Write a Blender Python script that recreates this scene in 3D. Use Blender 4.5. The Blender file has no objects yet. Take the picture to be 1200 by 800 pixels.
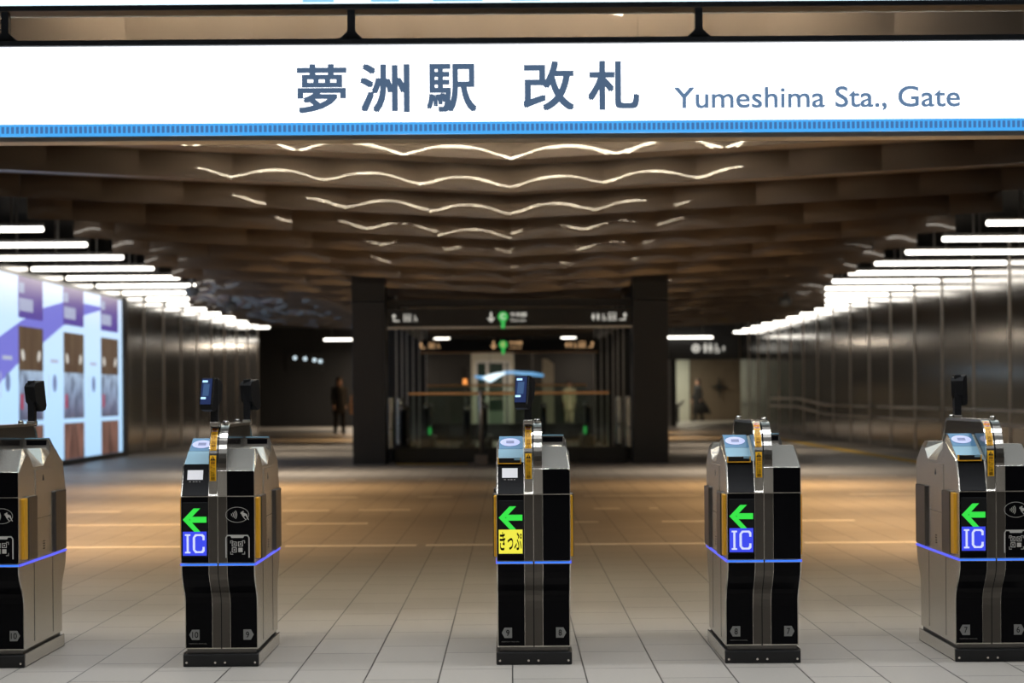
import bpy, math, random
from mathutils import Vector, Matrix, Euler
random.seed(7)
PI = math.pi
scene = bpy.context.scene
COL = scene.collection
# ------------------------------------------------------------------ camera
F = 2600.0                       # focal length in pixels of the 1200x800 frame
HC = 1.15
ROLL = 0.0065
cam_d = bpy.data.cameras.new('camera')
cam_d.sensor_width = 36.0
cam_d.lens = F / 1200 * 36.0
cam_d.shift_y = 63 / 1200
cam_d.clip_end = 400
cam_d.dof.use_dof = True
cam_d.dof.focus_distance = 9.6
cam_d.dof.aperture_fstop = 3.4
cam = bpy.data.objects.new('camera', cam_d)
cam.matrix_world = Matrix.Translation((0, 0, HC)) @ Matrix.Rotation(PI/2, 4, 'X') @ Matrix.Rotation(-ROLL, 4, 'Z')
COL.objects.link(cam)
scene.camera = cam
# ------------------------------------------------------------------ colour management, world
vs = scene.view_settings
vs.view_transform = 'Standard'
vs.look = 'None'
vs.gamma = 1.0
vs.exposure = 0.0
vs.use_curve_mapping = False
scene.cycles.use_denoising = True
scene.cycles.sample_clamp_indirect = 4.0
scene.cycles.blur_glossy = 0.4
scene.cycles.max_bounces = 8
W_STRENGTH = 0.10
world = bpy.data.worlds.new('world')
world.use_nodes = True
world.node_tree.nodes['Background'].inputs[0].default_value = (1.0, 0.93, 0.86, 1)
world.node_tree.nodes['Background'].inputs[1].default_value = W_STRENGTH
scene.world = world
# ------------------------------------------------------------------ lamps
def area(name, loc, size, power, col, rot=(0, 0, 0), size_y=None, spread=None):
    d = bpy.data.lights.new(name, 'AREA')
    d.shape = 'RECTANGLE'
    d.size = size
    d.size_y = size_y or size
    d.energy = power
    if spread:
        d.spread = spread
    d.color = col
    o = bpy.data.objects.new(name, d)
    o.location = loc
    o.rotation_euler = rot
    COL.objects.link(o)
    return o
COOL = (0.93, 0.965, 1.0)
WARM = (1.0, 0.61, 0.28)
SOFT = (1.0, 0.84, 0.66)
P_NEAR, P_HALL = 114, 88
for y in (-4.0, -1.0, 2.5, 6.0, 9.0):
    area('near_fill_lamp', (0, y, 4.3), 9.0, P_NEAR, COOL, size_y=0.14, spread=math.radians(110))  # unseen strip lamps added to light the gate fronts and near floor
for y, p, c in ((16.9, .62, WARM), (19.6, .62, WARM), (23.2, .85, WARM), (27.8, 1.15, WARM), (33.0, .75, SOFT), (44.6, .4, SOFT), (50.2, .4, SOFT), (58.6, .8, WARM), (67.0, .8, WARM)):
    for x in (-3.5, 3.5) if y < 36 or y > 56 else (-4.6, 4.6):
        area('hall_fill_lamp', (x, y, 2.95), 1.3, P_HALL * p, c, spread=math.radians(112))  # unseen fill added for the warm light thrown down by the bronze ceiling
for y, x, p in ((65, 0, 60), (80, -5, 260), (80, 3, 160), (72, -.6, 150)):
    area('far_fill_lamp', (x, y, 3.0), 1.5, p, SOFT)  # added fill that lifts the dark far end and the elevator
TUBE_E = 5.5
SIGN_E = 2.2
# ------------------------------------------------------------------ materials
def new_mat(name):
    m = bpy.data.materials.new(name)
    m.use_nodes = True
    return m, m.node_tree, m.node_tree.nodes['Principled BSDF']
def mat(name, col, rough=0.5, metal=0.0, noise=0.0, scale=20.0, bump=0.0, stretch=(1, 1, 1), aniso=0.0, coat=0.0, rvar=0.0, spec=None):
    m, nt, b = new_mat(name)
    b.inputs['Roughness'].default_value = rough
    b.inputs['Metallic'].default_value = metal
    if spec is not None:
        b.inputs['Specular IOR Level'].default_value = spec
    if coat:
        b.inputs['Coat Weight'].default_value = coat
        b.inputs['Coat Roughness'].default_value = 0.06
    tc = nt.nodes.new('ShaderNodeTexCoord')
    mp = nt.nodes.new('ShaderNodeMapping')
    mp.inputs['Scale'].default_value = stretch
    nz = nt.nodes.new('ShaderNodeTexNoise')
    nz.inputs['Scale'].default_value = scale
    nz.inputs['Detail'].default_value = 3
    nt.links.new(tc.outputs['Object'], mp.inputs['Vector'])
    nt.links.new(mp.outputs['Vector'], nz.inputs['Vector'])
    mx = nt.nodes.new('ShaderNodeMix')
    mx.data_type = 'RGBA'
    lo = tuple(c * (1 - noise) for c in col) + (1,)
    hi = tuple(min(1, c * (1 + noise)) for c in col) + (1,)
    mx.inputs[6].default_value = lo
    mx.inputs[7].default_value = hi
    nt.links.new(nz.outputs['Fac'], mx.inputs[0])
    nt.links.new(mx.outputs[2], b.inputs['Base Color'])
    if rvar:
        mr = nt.nodes.new('ShaderNodeMapRange')
        mr.inputs['To Min'].default_value = max(0.02, rough - rvar)
        mr.inputs['To Max'].default_value = rough + rvar
        nt.links.new(nz.outputs['Fac'], mr.inputs['Value'])
        nt.links.new(mr.outputs[0], b.inputs['Roughness'])
    if bump:
        bp = nt.nodes.new('ShaderNodeBump')
        bp.inputs['Strength'].default_value = bump
        bp.inputs['Distance'].default_value = 0.01
        nt.links.new(nz.outputs['Fac'], bp.inputs['Height'])
        nt.links.new(bp.outputs['Normal'], b.inputs['Normal'])
    return m
def emit(name, col, strength, base=(0.02, 0.02, 0.02)):
    m, nt, b = new_mat(name)
    b.inputs['Base Color'].default_value = base + (1,)
    b.inputs['Roughness'].default_value = 0.4
    b.inputs['Emission Color'].default_value = tuple(col) + (1,)
    b.inputs['Emission Strength'].default_value = strength
    return m
M = {}
M['steel'] = mat('brushed_steel', (0.68, 0.645, 0.585), 0.27, 0.94, 0.10, 6.0, 0.02, (1, 1, 60))
M['steel_bright'] = mat('polished_steel', (0.66, 0.63, 0.58), 0.20, 1.0, 0.06, 8.0)
M['steel_dark'] = mat('dark_steel', (0.16, 0.15, 0.14), 0.32, 1.0, 0.10, 8.0)
M['strip_gray'] = mat('grey_bronze_strip', (0.11, 0.098, 0.085), 0.36, 0.8, 0.08, 10.0, 0, (1, 1, 40))
M['black_gloss'] = mat('black_gloss', (0.004, 0.004, 0.005), 0.14, 0.0, 0.1, 10, spec=0.05)
M['black_matt'] = mat('black_matt', (0.006, 0.006, 0.007), 0.55, 0.0, 0.15, 30, spec=0.25)
M['black_base'] = mat('black_base_paint', (0.010, 0.010, 0.011), 0.42, 0.0, 0.15, 30)
M['divider'] = mat('smoked_panel', (0.022, 0.019, 0.017), 0.12, 0.0, 0.1, 6)
M['yellow'] = mat('yellow_plastic', (0.85, 0.42, 0.012), 0.45, 0, 0.06, 15)
M['sticker'] = mat('yellow_sticker', (0.95, 0.50, 0.012), 0.4, 0, 0.05, 25)
M['sticker_red'] = mat('red_print', (0.22, 0.035, 0.008), 0.5)
M['sign_red'] = mat('sign_red', (0.6, 0.03, 0.04), 0.5)
M['white_paint'] = mat('white_paint', (0.72, 0.72, 0.70), 0.45, 0, 0.03, 12)
M['icon'] = mat('icon_white', (0.60, 0.58, 0.55), 0.5)
M['icon_dim'] = mat('icon_grey', (0.20, 0.19, 0.18), 0.5)
M['plate'] = mat('plate_grey', (0.27, 0.27, 0.26), 0.5)
M['reader_pale'] = mat('reader_pale', (0.24, 0.42, 0.54), 0.16, 0, 0.03, 8)  # bluish reflection of the overhead screen put into the base colour
M['reader_blue'] = mat('reader_blue', (0.07, 0.20, 0.37), 0.14, 0, 0.03, 8)  # deeper blue, also carries the screen's reflection in its colour
M['pad'] = emit('touch_pad_glow', (0.55, 0.62, 1.0), 0.6, (0.3, 0.3, 0.4))
M['pad_mark'] = mat('pad_mark', (0.25, 0.28, 0.5), 0.4)
M['screen_white'] = emit('small_screen_glow', (0.85, 0.86, 0.92), 0.55, (0.3, 0.3, 0.3))
M['blue_led'] = emit('blue_light_strip', (0.09, 0.11, 0.95), 1.1)
M['blue_led_front'] = emit('blue_light_strip_front', (0.04, 0.20, 0.95), 1.1)
M['led_green'] = emit('led_green', (0.03, 0.80, 0.06), 0.95)
M['led_blue'] = emit('led_blue', (0.035, 0.06, 0.85), 1.0)
M['led_white'] = emit('led_white', (0.66, 0.72, 1.0), 1.0)
M['led_yellow'] = emit('led_yellow', (0.92, 0.86, 0.06), 0.95)
M['face_blue'] = emit('face_screen', (0.012, 0.035, 0.16), 0.6)
M['face_view'] = emit('face_view', (0.06, 0.14, 0.32), 0.7)
M['face_light'] = emit('face_light', (0.45, 0.75, 1.0), 1.4)
M['sign_white'] = emit('sign_white', (0.95, 0.97, 1.0), SIGN_E)
M['sign_ink'] = emit('sign_ink', (0.075, 0.125, 0.21), 1.0)
M['sign_ink_light'] = emit('sign_ink_light', (0.115, 0.20, 0.34), 1.0)
M['sign_cyan'] = emit('sign_cyan', (0.30, 0.62, 0.86), 1.0)
M['sign_upper'] = emit('sign_upper', (0.70, 0.92, 1.0), 1.5)
M['alu'] = mat('aluminium_frame', (0.55, 0.53, 0.50), 0.38, 0.7, 0.05, 12)
M['frame_navy'] = mat('navy_black_frame', (0.030, 0.038, 0.052), 0.5, 0, 0.1, 12)
M['tube'] = emit('tube_light', (1.0, 0.94, 0.84), TUBE_E)
M['line_warm'] = emit('helper_line_glow', (1.0, 0.86, 0.62), 75.0)  # glow of the lines added to be mirrored in the ceiling
M['wood_black'] = mat('black_panel', (0.024, 0.024, 0.026), 0.45, 0.0, 0.35, 3.0, 0.03, (30, 30, 1))
M['frame_black'] = mat('black_metal', (0.012, 0.012, 0.012), 0.45, 0.0, 0.2, 6)
M['dark_wall'] = mat('dark_wall_panel', (0.028, 0.027, 0.027), 0.38, 0.3, 0.25, 1.5, 0, (1, 1, 0.3))
M['brown_wall'] = mat('brown_stone_wall', (0.16, 0.115, 0.075), 0.6, 0, 0.25, 1.5)
M['pale_wall'] = mat('pale_wall', (0.62, 0.60, 0.50), 0.6, 0, 0.05, 3)
M['copper'] = mat('copper_trim', (0.55, 0.32, 0.16), 0.3, 1.0, 0.05, 6)
M['beige'] = mat('beige_box', (0.30, 0.25, 0.20), 0.6, 0, 0.08, 12)
M['tactile'] = mat('tactile_yellow', (0.88, 0.58, 0.08), 0.6, 0, 0.06, 8)
M['skin'] = mat('skin', (0.50, 0.30, 0.22), 0.55)
M['hair'] = mat('hair', (0.03, 0.015, 0.010), 0.5)
M['coat_black'] = mat('coat_black', (0.010, 0.010, 0.012), 0.8, 0, 0.2, 30)
M['trouser_black'] = mat('trouser_black', (0.008, 0.008, 0.009), 0.8, 0, 0.2, 30)
M['coat_cream'] = mat('coat_cream', (0.52, 0.45, 0.32), 0.8, 0, 0.1, 20)
M['bag_tan'] = mat('bag_tan', (0.42, 0.24, 0.12), 0.7)
M['grey_plastic'] = mat('grey_plastic', (0.25, 0.26, 0.27), 0.5)
M['green_glow'] = emit('green_glow', (0.03, 0.45, 0.08), 0.6)
M['line_green'] = emit('line_green', (0.05, 0.55, 0.10), 0.8)
M['sign_lit'] = emit('sign_lit_white', (0.90, 0.86, 0.76), 0.75)
M['sign_lit_warm'] = emit('sign_lit_warm', (0.85, 0.50, 0.24), 0.8)
M['orange_glow'] = emit('orange_glow', (1.0, 0.35, 0.08), 1.2)
M['ribbon_blue'] = emit('ribbon_blue', (0.16, 0.45, 0.80), 0.9)
M['ribbon_white'] = emit('ribbon_white', (0.75, 0.92, 1.0), 1.4)
def glass_mat():
    m, nt, b = new_mat('clear_glass')
    out = nt.nodes['Material Output']
    tr = nt.nodes.new('ShaderNodeBsdfTransparent')
    tr.inputs[0].default_value = (0.84, 0.90, 0.86, 1)
    gl = nt.nodes.new('ShaderNodeBsdfGlossy')
    gl.inputs['Roughness'].default_value = 0.05
    gl.inputs[0].default_value = (0.9, 0.95, 0.92, 1)
    fr = nt.nodes.new('ShaderNodeFresnel')
    fr.inputs[0].default_value = 1.45
    mx = nt.nodes.new('ShaderNodeMixShader')
    nt.links.new(fr.outputs[0], mx.inputs[0])
    nt.links.new(tr.outputs[0], mx.inputs[1])
    nt.links.new(gl.outputs[0], mx.inputs[2])
    nt.links.new(mx.outputs[0], out.inputs['Surface'])
    return m
M['glass'] = glass_mat()
def math_node(nt, op, a, b=None):
    n = nt.nodes.new('ShaderNodeMath')
    n.operation = op
    for i, v in enumerate((a, b)):
        if v is None:
            continue
        if isinstance(v, (int, float)):
            n.inputs[i].default_value = v
        else:
            nt.links.new(v, n.inputs[i])
    return n.outputs[0]
def floor_mat():
    m, nt, b = new_mat('floor_tiles')
    tc = nt.nodes.new('ShaderNodeTexCoord')
    sp = nt.nodes.new('ShaderNodeSeparateXYZ')
    nt.links.new(tc.outputs['Object'], sp.inputs[0])
    T = 0.30
    xc = math_node(nt, 'DIVIDE', math_node(nt, 'ADD', sp.outputs[0], 30.0 + 0.005), T)
    col_i = math_node(nt, 'FLOOR', xc)
    odd = math_node(nt, 'MODULO', col_i, 2.0)
    yo = math_node(nt, 'MULTIPLY', odd, 0.27)
    yc = math_node(nt, 'DIVIDE', math_node(nt, 'ADD', math_node(nt, 'ADD', sp.outputs[1], 30.0), yo), 0.60)
    fx = math_node(nt, 'FRACT', xc)
    fy = math_node(nt, 'FRACT', yc)
    gx = math_node(nt, 'LESS_THAN', math_node(nt, 'MULTIPLY', math_node(nt, 'MINIMUM', fx, math_node(nt, 'SUBTRACT', 1.0, fx)), T), 0.0030)
    gy = math_node(nt, 'LESS_THAN', math_node(nt, 'MULTIPLY', math_node(nt, 'MINIMUM', fy, math_node(nt, 'SUBTRACT', 1.0, fy)), 0.60), 0.0042)
    g = math_node(nt, 'MAXIMUM', gx, gy)
    cb = nt.nodes.new('ShaderNodeCombineXYZ')
    nt.links.new(col_i, cb.inputs[0])
    nt.links.new(math_node(nt, 'FLOOR', yc), cb.inputs[1])
    wn = nt.nodes.new('ShaderNodeTexWhiteNoise')
    wn.noise_dimensions = '2D'
    nt.links.new(cb.outputs[0], wn.inputs['Vector'])
    nz = nt.nodes.new('ShaderNodeTexNoise')
    nz.inputs['Scale'].default_value = 60
    nz.inputs['Detail'].default_value = 4
    nt.links.new(tc.outputs['Object'], nz.inputs['Vector'])
    v = math_node(nt, 'ADD', math_node(nt, 'MULTIPLY', wn.outputs['Value'], 0.10), math_node(nt, 'ADD', 0.85, math_node(nt, 'MULTIPLY', nz.outputs['Fac'], 0.15)))
    mx = nt.nodes.new('ShaderNodeMix')
    mx.data_type = 'RGBA'
    mx.inputs[6].default_value = (0.40, 0.37, 0.33, 1)
    mx.inputs[7].default_value = (0.06, 0.055, 0.05, 1)
    nt.links.new(g, mx.inputs[0])
    mu = nt.nodes.new('ShaderNodeMix')
    mu.data_type = 'RGBA'
    mu.blend_type = 'MULTIPLY'
    mu.inputs[0].default_value = 1.0
    nt.links.new(mx.outputs[2], mu.inputs[6])
    cc = nt.nodes.new('ShaderNodeCombineColor')
    for i in range(3):
        nt.links.new(v, cc.inputs[i])
    nt.links.new(cc.outputs[0], mu.inputs[7])
    nt.links.new(mu.outputs[2], b.inputs['Base Color'])
    b.inputs['Roughness'].default_value = 0.42
    b.inputs['Specular IOR Level'].default_value = 0.35
    return m
M['floor'] = floor_mat()
M['bronze'] = mat('bronze_mirror_ceiling', (0.145, 0.112, 0.088), 0.36, 1.0, 0.05, 0.7, coat=1.0)
_b = M['bronze'].node_tree.nodes['Principled BSDF']
_b.inputs['Coat Roughness'].default_value = 0.02
_b.inputs['Coat IOR'].default_value = 1.7
M['bronze_soffit'] = mat('bronze_soffit', (0.165, 0.128, 0.100), 0.36, 1.0, 0.05, 0.7)
M['wall_panel'] = mat('polished_dark_wall', (0.155, 0.143, 0.13), 0.14, 1.0, 0.22, 3.0, 0.0, (1, 1.2, 0.02), rvar=0.05)
M['seam'] = mat('bright_seam_strip', (0.95, 0.90, 0.82), 0.35, 0.0, 0.04, 6)
M['light_streak'] = mat('pale_light_streak', (0.92, 0.86, 0.76), 0.35, 0, 0.05, 6)  # pale colour that paints streaks of light on the floor
M['entrance_wall'] = mat('entrance_wall', (0.30, 0.23, 0.17), 0.6, 0, 0.05, 3)
M['rail_satin'] = mat('rail_satin', (0.88, 0.84, 0.78), 0.35, 0.0, 0.03, 8)
M['plain_ceiling'] = mat('plain_ceiling', (0.05, 0.043, 0.036), 0.6, 0, 0.05, 3)
M['recess'] = mat('dark_recess', (0.004, 0.004, 0.0045), 0.6, 0, 0.1, 3)
def band_mat():
    m, nt, b = new_mat('sign_blue_band')
    tc = nt.nodes.new('ShaderNodeTexCoord')
    sp = nt.nodes.new('ShaderNodeSeparateXYZ')
    nt.links.new(tc.outputs['Object'], sp.inputs[0])
    fx = math_node(nt, 'FRACT', math_node(nt, 'DIVIDE', math_node(nt, 'ADD', sp.outputs[0], 20.0), 0.0265))
    a = math_node(nt, 'LESS_THAN', fx, 0.60)
    zc = math_node(nt, 'SUBTRACT', sp.outputs[2], 2.6115)
    bnd = math_node(nt, 'LESS_THAN', math_node(nt, 'ABSOLUTE', zc), 0.0185)
    k = math_node(nt, 'MULTIPLY', a, bnd)
    mx = nt.nodes.new('ShaderNodeMix')
    mx.data_type = 'RGBA'
    mx.inputs[6].default_value = (0.07, 0.42, 0.95, 1)
    mx.inputs[7].default_value = (0.055, 0.17, 0.42, 1)
    nt.links.new(k, mx.inputs[0])
    b.inputs['Base Color'].default_value = (0.02, 0.02, 0.02, 1)
    nt.links.new(mx.outputs[2], b.inputs['Emission Color'])
    b.inputs['Emission Strength'].default_value = 1.0
    return m
M['sign_band'] = band_mat()
def picture(name, stops, strength=1.0, noise_col=None, scale=(1, 3, 6), amount=0.6):
    """screen picture: vertical colour ramp over z plus soft blotches"""
    m, nt, b = new_mat(name)
    tc = nt.nodes.new('ShaderNodeTexCoord')
    sp = nt.nodes.new('ShaderNodeSeparateXYZ')
    nt.links.new(tc.outputs['Object'], sp.inputs[0])
    mr = nt.nodes.new('ShaderNodeMapRange')
    mr.inputs['From Min'].default_value = stops[0][0]
    mr.inputs['From Max'].default_value = stops[-1][0]
    nt.links.new(sp.outputs[2], mr.inputs['Value'])
    rp = nt.nodes.new('ShaderNodeValToRGB')
    e = rp.color_ramp.elements
    z0, z1 = stops[0][0], stops[-1][0]
    e[0].position, e[0].color = 0, stops[0][1] + (1,)
    e[1].position, e[1].color = 1, stops[-1][1] + (1,)
    for z, c in stops[1:-1]:
        n = e.new((z - z0) / (z1 - z0))
        n.color = c + (1,)
    nt.links.new(mr.outputs[0], rp.inputs[0])
    outc = rp.outputs[0]
    if noise_col:
        mp = nt.nodes.new('ShaderNodeMapping')
        mp.inputs['Scale'].default_value = scale
        nz = nt.nodes.new('ShaderNodeTexNoise')
        nz.inputs['Scale'].default_value = 1.0
        nt.links.new(tc.outputs['Object'], mp.inputs[0])
        nt.links.new(mp.outputs[0], nz.inputs['Vector'])
        m2 = nt.nodes.new('ShaderNodeMapRange')
        m2.inputs['From Min'].default_value = 0.45
        m2.inputs['From Max'].default_value = 0.62
        m2.inputs['To Max'].default_value = amount
        nt.links.new(nz.outputs['Fac'], m2.inputs['Value'])
        mx = nt.nodes.new('ShaderNodeMix')
        mx.data_type = 'RGBA'
        nt.links.new(m2.outputs[0], mx.inputs[0])
        nt.links.new(outc, mx.inputs[6])
        mx.inputs[7].default_value = noise_col + (1,)
        outc = mx.outputs[2]
    b.inputs['Base Color'].default_value = (0.02, 0.02, 0.02, 1)
    b.inputs['Roughness'].default_value = 0.35
    nt.links.new(outc, b.inputs['Emission Color'])
    b.inputs['Emission Strength'].default_value = strength
    return m
M['lw_bg'] = picture('screen_sky', [(0.1, (0.36, 0.58, 0.82)), (1.2, (0.42, 0.64, 0.86)), (2.4, (0.50, 0.68, 0.88)), (3.06, (0.68, 0.76, 0.92))], 1.25)
M['lw_purple'] = picture('screen_purple', [(2.41, (0.10, 0.06, 0.36)), (2.75, (0.16, 0.10, 0.36)), (3.06, (0.34, 0.26, 0.40))], 0.9)
M['lw_swoosh'] = emit('screen_swoosh', (0.20, 0.20, 0.72), 0.95)
M['lw_brown'] = picture('screen_brown', [(1.59, (0.075, 0.038, 0.022)), (2.28, (0.10, 0.058, 0.035))], 0.9, (0.16, 0.11, 0.06), (1, 2.5, 0.5), 0.5)
M['lw_people'] = picture('screen_crowd', [(0.80, (0.10, 0.10, 0.16)), (0.95, (0.18, 0.20, 0.32)), (1.3, (0.30, 0.40, 0.58)), (1.59, (0.42, 0.56, 0.74))], 0.9, (0.07, 0.09, 0.16), (1, 3.2, 3.0), 0.8)
M['lw_red'] = emit('screen_red', (0.55, 0.05, 0.12), 0.7)
M['lw_table'] = picture('screen_table', [(0.1, (0.07, 0.028, 0.022)), (0.72, (0.12, 0.06, 0.05))], 0.9, (0.28, 0.13, 0.10), (1, 4.0, 1.2), 0.8)
M['lw_text'] = emit('screen_text', (0.50, 0.55, 0.72), 0.9)
M['lw_face'] = emit('screen_portrait', (0.20, 0.27, 0.52), 0.8)
M['lw_white'] = emit('screen_white', (0.75, 0.72, 0.66), 0.9)
# ------------------------------------------------------------------ mesh helpers
class MB:
    def __init__(s):
        s.v, s.f = [], []
    def add(s, vs_, fs):
        o = len(s.v)
        s.v += [tuple(v) for v in vs_]
        s.f += [tuple(i + o for i in f) for f in fs]
        return s
    def box(s, x0, x1, y0, y1, z0, z1):
        x0, x1 = min(x0, x1), max(x0, x1)
        y0, y1 = min(y0, y1), max(y0, y1)
        z0, z1 = min(z0, z1), max(z0, z1)
        v = [(x0, y0, z0), (x1, y0, z0), (x1, y1, z0), (x0, y1, z0), (x0, y0, z1), (x1, y0, z1), (x1, y1, z1), (x0, y1, z1)]
        return s.add(v, [(0, 3, 2, 1), (4, 5, 6, 7), (0, 1, 5, 4), (1, 2, 6, 5), (2, 3, 7, 6), (3, 0, 4, 7)])
    def prism(s, poly, a, b, fn):
        """poly of 2d points, extruded between a and b; fn(p, q, t) -> xyz"""
        n = len(poly)
        v = [fn(p, q, a) for p, q in poly] + [fn(p, q, b) for p, q in poly]
        f = [tuple(range(n))[::-1], tuple(range(n, 2 * n))]
        f += [(i, (i + 1) % n, n + (i + 1) % n, n + i) for i in range(n)]
        return s.add(v, f)
    def tube(s, pts, radii, n=10, sy=1.0, cap=True):
        pts = [Vector(p) for p in pts]
        if isinstance(radii, (int, float)):
            radii = [radii] * len(pts)
        rings, u = [], None
        for i, p in enumerate(pts):
            t = (pts[min(i + 1, len(pts) - 1)] - pts[max(i - 1, 0)]).normalized()
            if u is None:
                u = t.orthogonal().normalized()
            u = (u - t * u.dot(t)).normalized()
            w = t.cross(u)
            r = radii[i]
            rings.append([p + u * (r * math.cos(2 * PI * k / n)) + w * (r * sy * math.sin(2 * PI * k / n)) for k in range(n)])
        v = [q for r in rings for q in r]
        f = []
        for i in range(len(rings) - 1):
            for k in range(n):
                a, b = i * n + k, i * n + (k + 1) % n
                f.append((a, b, b + n, a + n))
        if cap:
            f += [tuple(range(n))[::-1], tuple(range(len(v) - n, len(v)))]
        return s.add(v, f)
    def rings(s, rs, n=16):
        """stack of ellipses (x, y, z, rx, ry)"""
        v = []
        for x, y, z, rx, ry in rs:
            v += [(x + rx * math.cos(2 * PI * k / n), y + ry * math.sin(2 * PI * k / n), z) for k in range(n)]
        f = []
        for i in range(len(rs) - 1):
            for k in range(n):
                a, b = i * n + k, i * n + (k + 1) % n
                f.append((a, b, b + n, a + n))
        f += [tuple(range(n))[::-1], tuple(range(len(v) - n, len(v)))]
        return s.add(v, f)
    def map(s, fn):
        s.v = [tuple(fn(*v)) for v in s.v]
        return s
    def build(s, name, m, parent=None, bevel=0.0, smooth=False, subsurf=0):
        me = bpy.data.meshes.new(name)
        me.from_pydata(s.v, [], s.f)
        me.update()
        bm_fix(me)
        me.materials.append(M[m] if isinstance(m, str) else m)
        if smooth:
            for p in me.polygons:
                p.use_smooth = True
        o = bpy.data.objects.new(name, me)
        COL.objects.link(o)
        if parent is not None:
            o.parent = parent
        if bevel:
            bv = o.modifiers.new('bevel', 'BEVEL')
            bv.width = bevel
            bv.segments = 2
            bv.limit_method = 'ANGLE'
        if subsurf:
            ss = o.modifiers.new('subsurf', 'SUBSURF')
            ss.levels = ss.render_levels = subsurf
        return o
def bm_fix(me):
    import bmesh
    bm = bmesh.new()
    bm.from_mesh(me)
    bmesh.ops.recalc_face_normals(bm, faces=bm.faces)
    bm.to_mesh(me)
    bm.free()
def tag(o, label=None, cat=None, group=None, kind=None):
    if label: o['label'] = label
    if cat: o['category'] = cat
    if group: o['group'] = group
    if kind: o['kind'] = kind
    return o
def thing(name, label, cat, loc=(0, 0, 0), group=None, rz=0.0):
    o = bpy.data.objects.new(name, None)
    o.empty_display_size = 0.2
    COL.objects.link(o)
    o.location = loc
    o.rotation_euler = (0, 0, rz)
    return tag(o, label, cat, group)
def struct(name, mb, m, bevel=0.0, smooth=False):
    return tag(mb.build(name, m, None, bevel, smooth), kind='structure')
def copy_tree(o, parent=None):
    c = o.copy()
    COL.objects.link(c)
    if parent is not None:
        c.parent = parent
    for ch in list(o.children):
        copy_tree(ch, c)
    return c
_tc = {}
def glyphs(body, offset=0.0):
    """outline mesh of a text, as (verts2d, faces), cached; y up, unit size"""
    key = (body, offset)
    if key not in _tc:
        cu = bpy.data.curves.new('txt', 'FONT')
        cu.body = body
        cu.size = 1.0
        cu.offset = offset
        cu.resolution_u = 4
        o = bpy.data.objects.new('txt', cu)
        COL.objects.link(o)
        dg = bpy.context.evaluated_depsgraph_get()
        dg.update()
        me = bpy.data.meshes.new_from_object(o.evaluated_get(dg))
        _tc[key] = ([(v.co.x, v.co.y) for v in me.vertices], [tuple(p.vertices) for p in me.polygons])
        bpy.data.objects.remove(o)
        bpy.data.curves.remove(cu)
        bpy.data.meshes.remove(me)
    return _tc[key]
def text_mb(body, x0, x1, z0, z1, fn, offset=0.0, mb=None, keep=False):
    """fit the text into the box x0..x1, z0..z1 of a face; fn(a, b) -> xyz; offset > 0 emboldens by repeated stamping"""
    if offset > 0:
        d = offset * (z1 - z0)
        mb = mb or MB()
        for dx, dz in ((-d, -d), (d, -d), (-d, d), (d, d)):
            text_mb(body, x0 + d + dx, x1 - d + dx, z0 + d + dz, z1 - d + dz, fn, 0.0, mb)
        return mb
    vs2, fs = glyphs(body, 0.0)
    ax0, ax1 = min(v[0] for v in vs2), max(v[0] for v in vs2)
    az0, az1 = min(v[1] for v in vs2), max(v[1] for v in vs2)
    sx, sz = (x1 - x0) / (ax1 - ax0), (z1 - z0) / (az1 - az0)
    mb = mb or MB()
    mb.add([fn(x0 + (a - ax0) * sx, z0 + (b - az0) * sz) for a, b in vs2], fs)
    return mb
def flat(mb, poly, fn):
    mb.add([fn(a, b) for a, b in poly], [tuple(range(len(poly)))])
    return mb
def ring2d(cx, cy, rx, ry, w, n=28, a0=0, a1=2 * PI):
    pts = []
    for k in range(n + 1):
        a = a0 + (a1 - a0) * k / n
        pts.append(((cx + rx * math.cos(a), cy + ry * math.sin(a)), (cx + (rx - w) * math.cos(a), cy + (ry - w) * math.sin(a))))
    return [[pts[i][0], pts[i + 1][0], pts[i + 1][1], pts[i][1]] for i in range(n)]
def ell(cx, cy, rx, ry, n=28):
    return [(cx + rx * math.cos(2 * PI * k / n), cy + ry * math.sin(2 * PI * k / n)) for k in range(n)]
def px(x, y, Y):
    """photo pixel -> world point at depth Y"""
    dx, dy = x - 600, y - 463
    dx, dy = dx - ROLL * dy, dy + ROLL * dx
    return Vector((dx * Y / F, Y, HC - dy * Y / F))
# ------------------------------------------------------------------ setting
XL, XR = -7.75, 8.0
PITCH = 2.8
struct('floor', MB().box(-16, 12, -9.2, 112, -0.12, 0.0), 'floor')
struct('wall_left', MB().box(XL - 0.2, XL, -9, 68.0, 0, 4.5), 'wall_panel')
struct('wall_right', MB().box(XR, XR + 0.2, -9, 77.6, 0, 4.5), 'wall_panel')
tr = 0
def trim(mb, m, bevel=0.0):
    global tr
    tr += 1
    return struct('trim_%d' % tr, mb, m, bevel)
for i in range(20):
    y = 8.0 * F / 584 + PITCH * (i - 4)
    if 16 < y < 77:
        trim(MB().box(XR - 0.018, XR, y - 0.028, y + 0.028, 0.02, 3.6), 'seam')
for i in range(20):
    y = 7.75 * F / 456.6 + 2.62 * (i - 6)
    if 16 < y < 68 and not 28.5 < y < 43.9:
        trim(MB().box(XL, XL + 0.018, y - 0.028, y + 0.028, 0.02, 3.6), 'seam')
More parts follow.
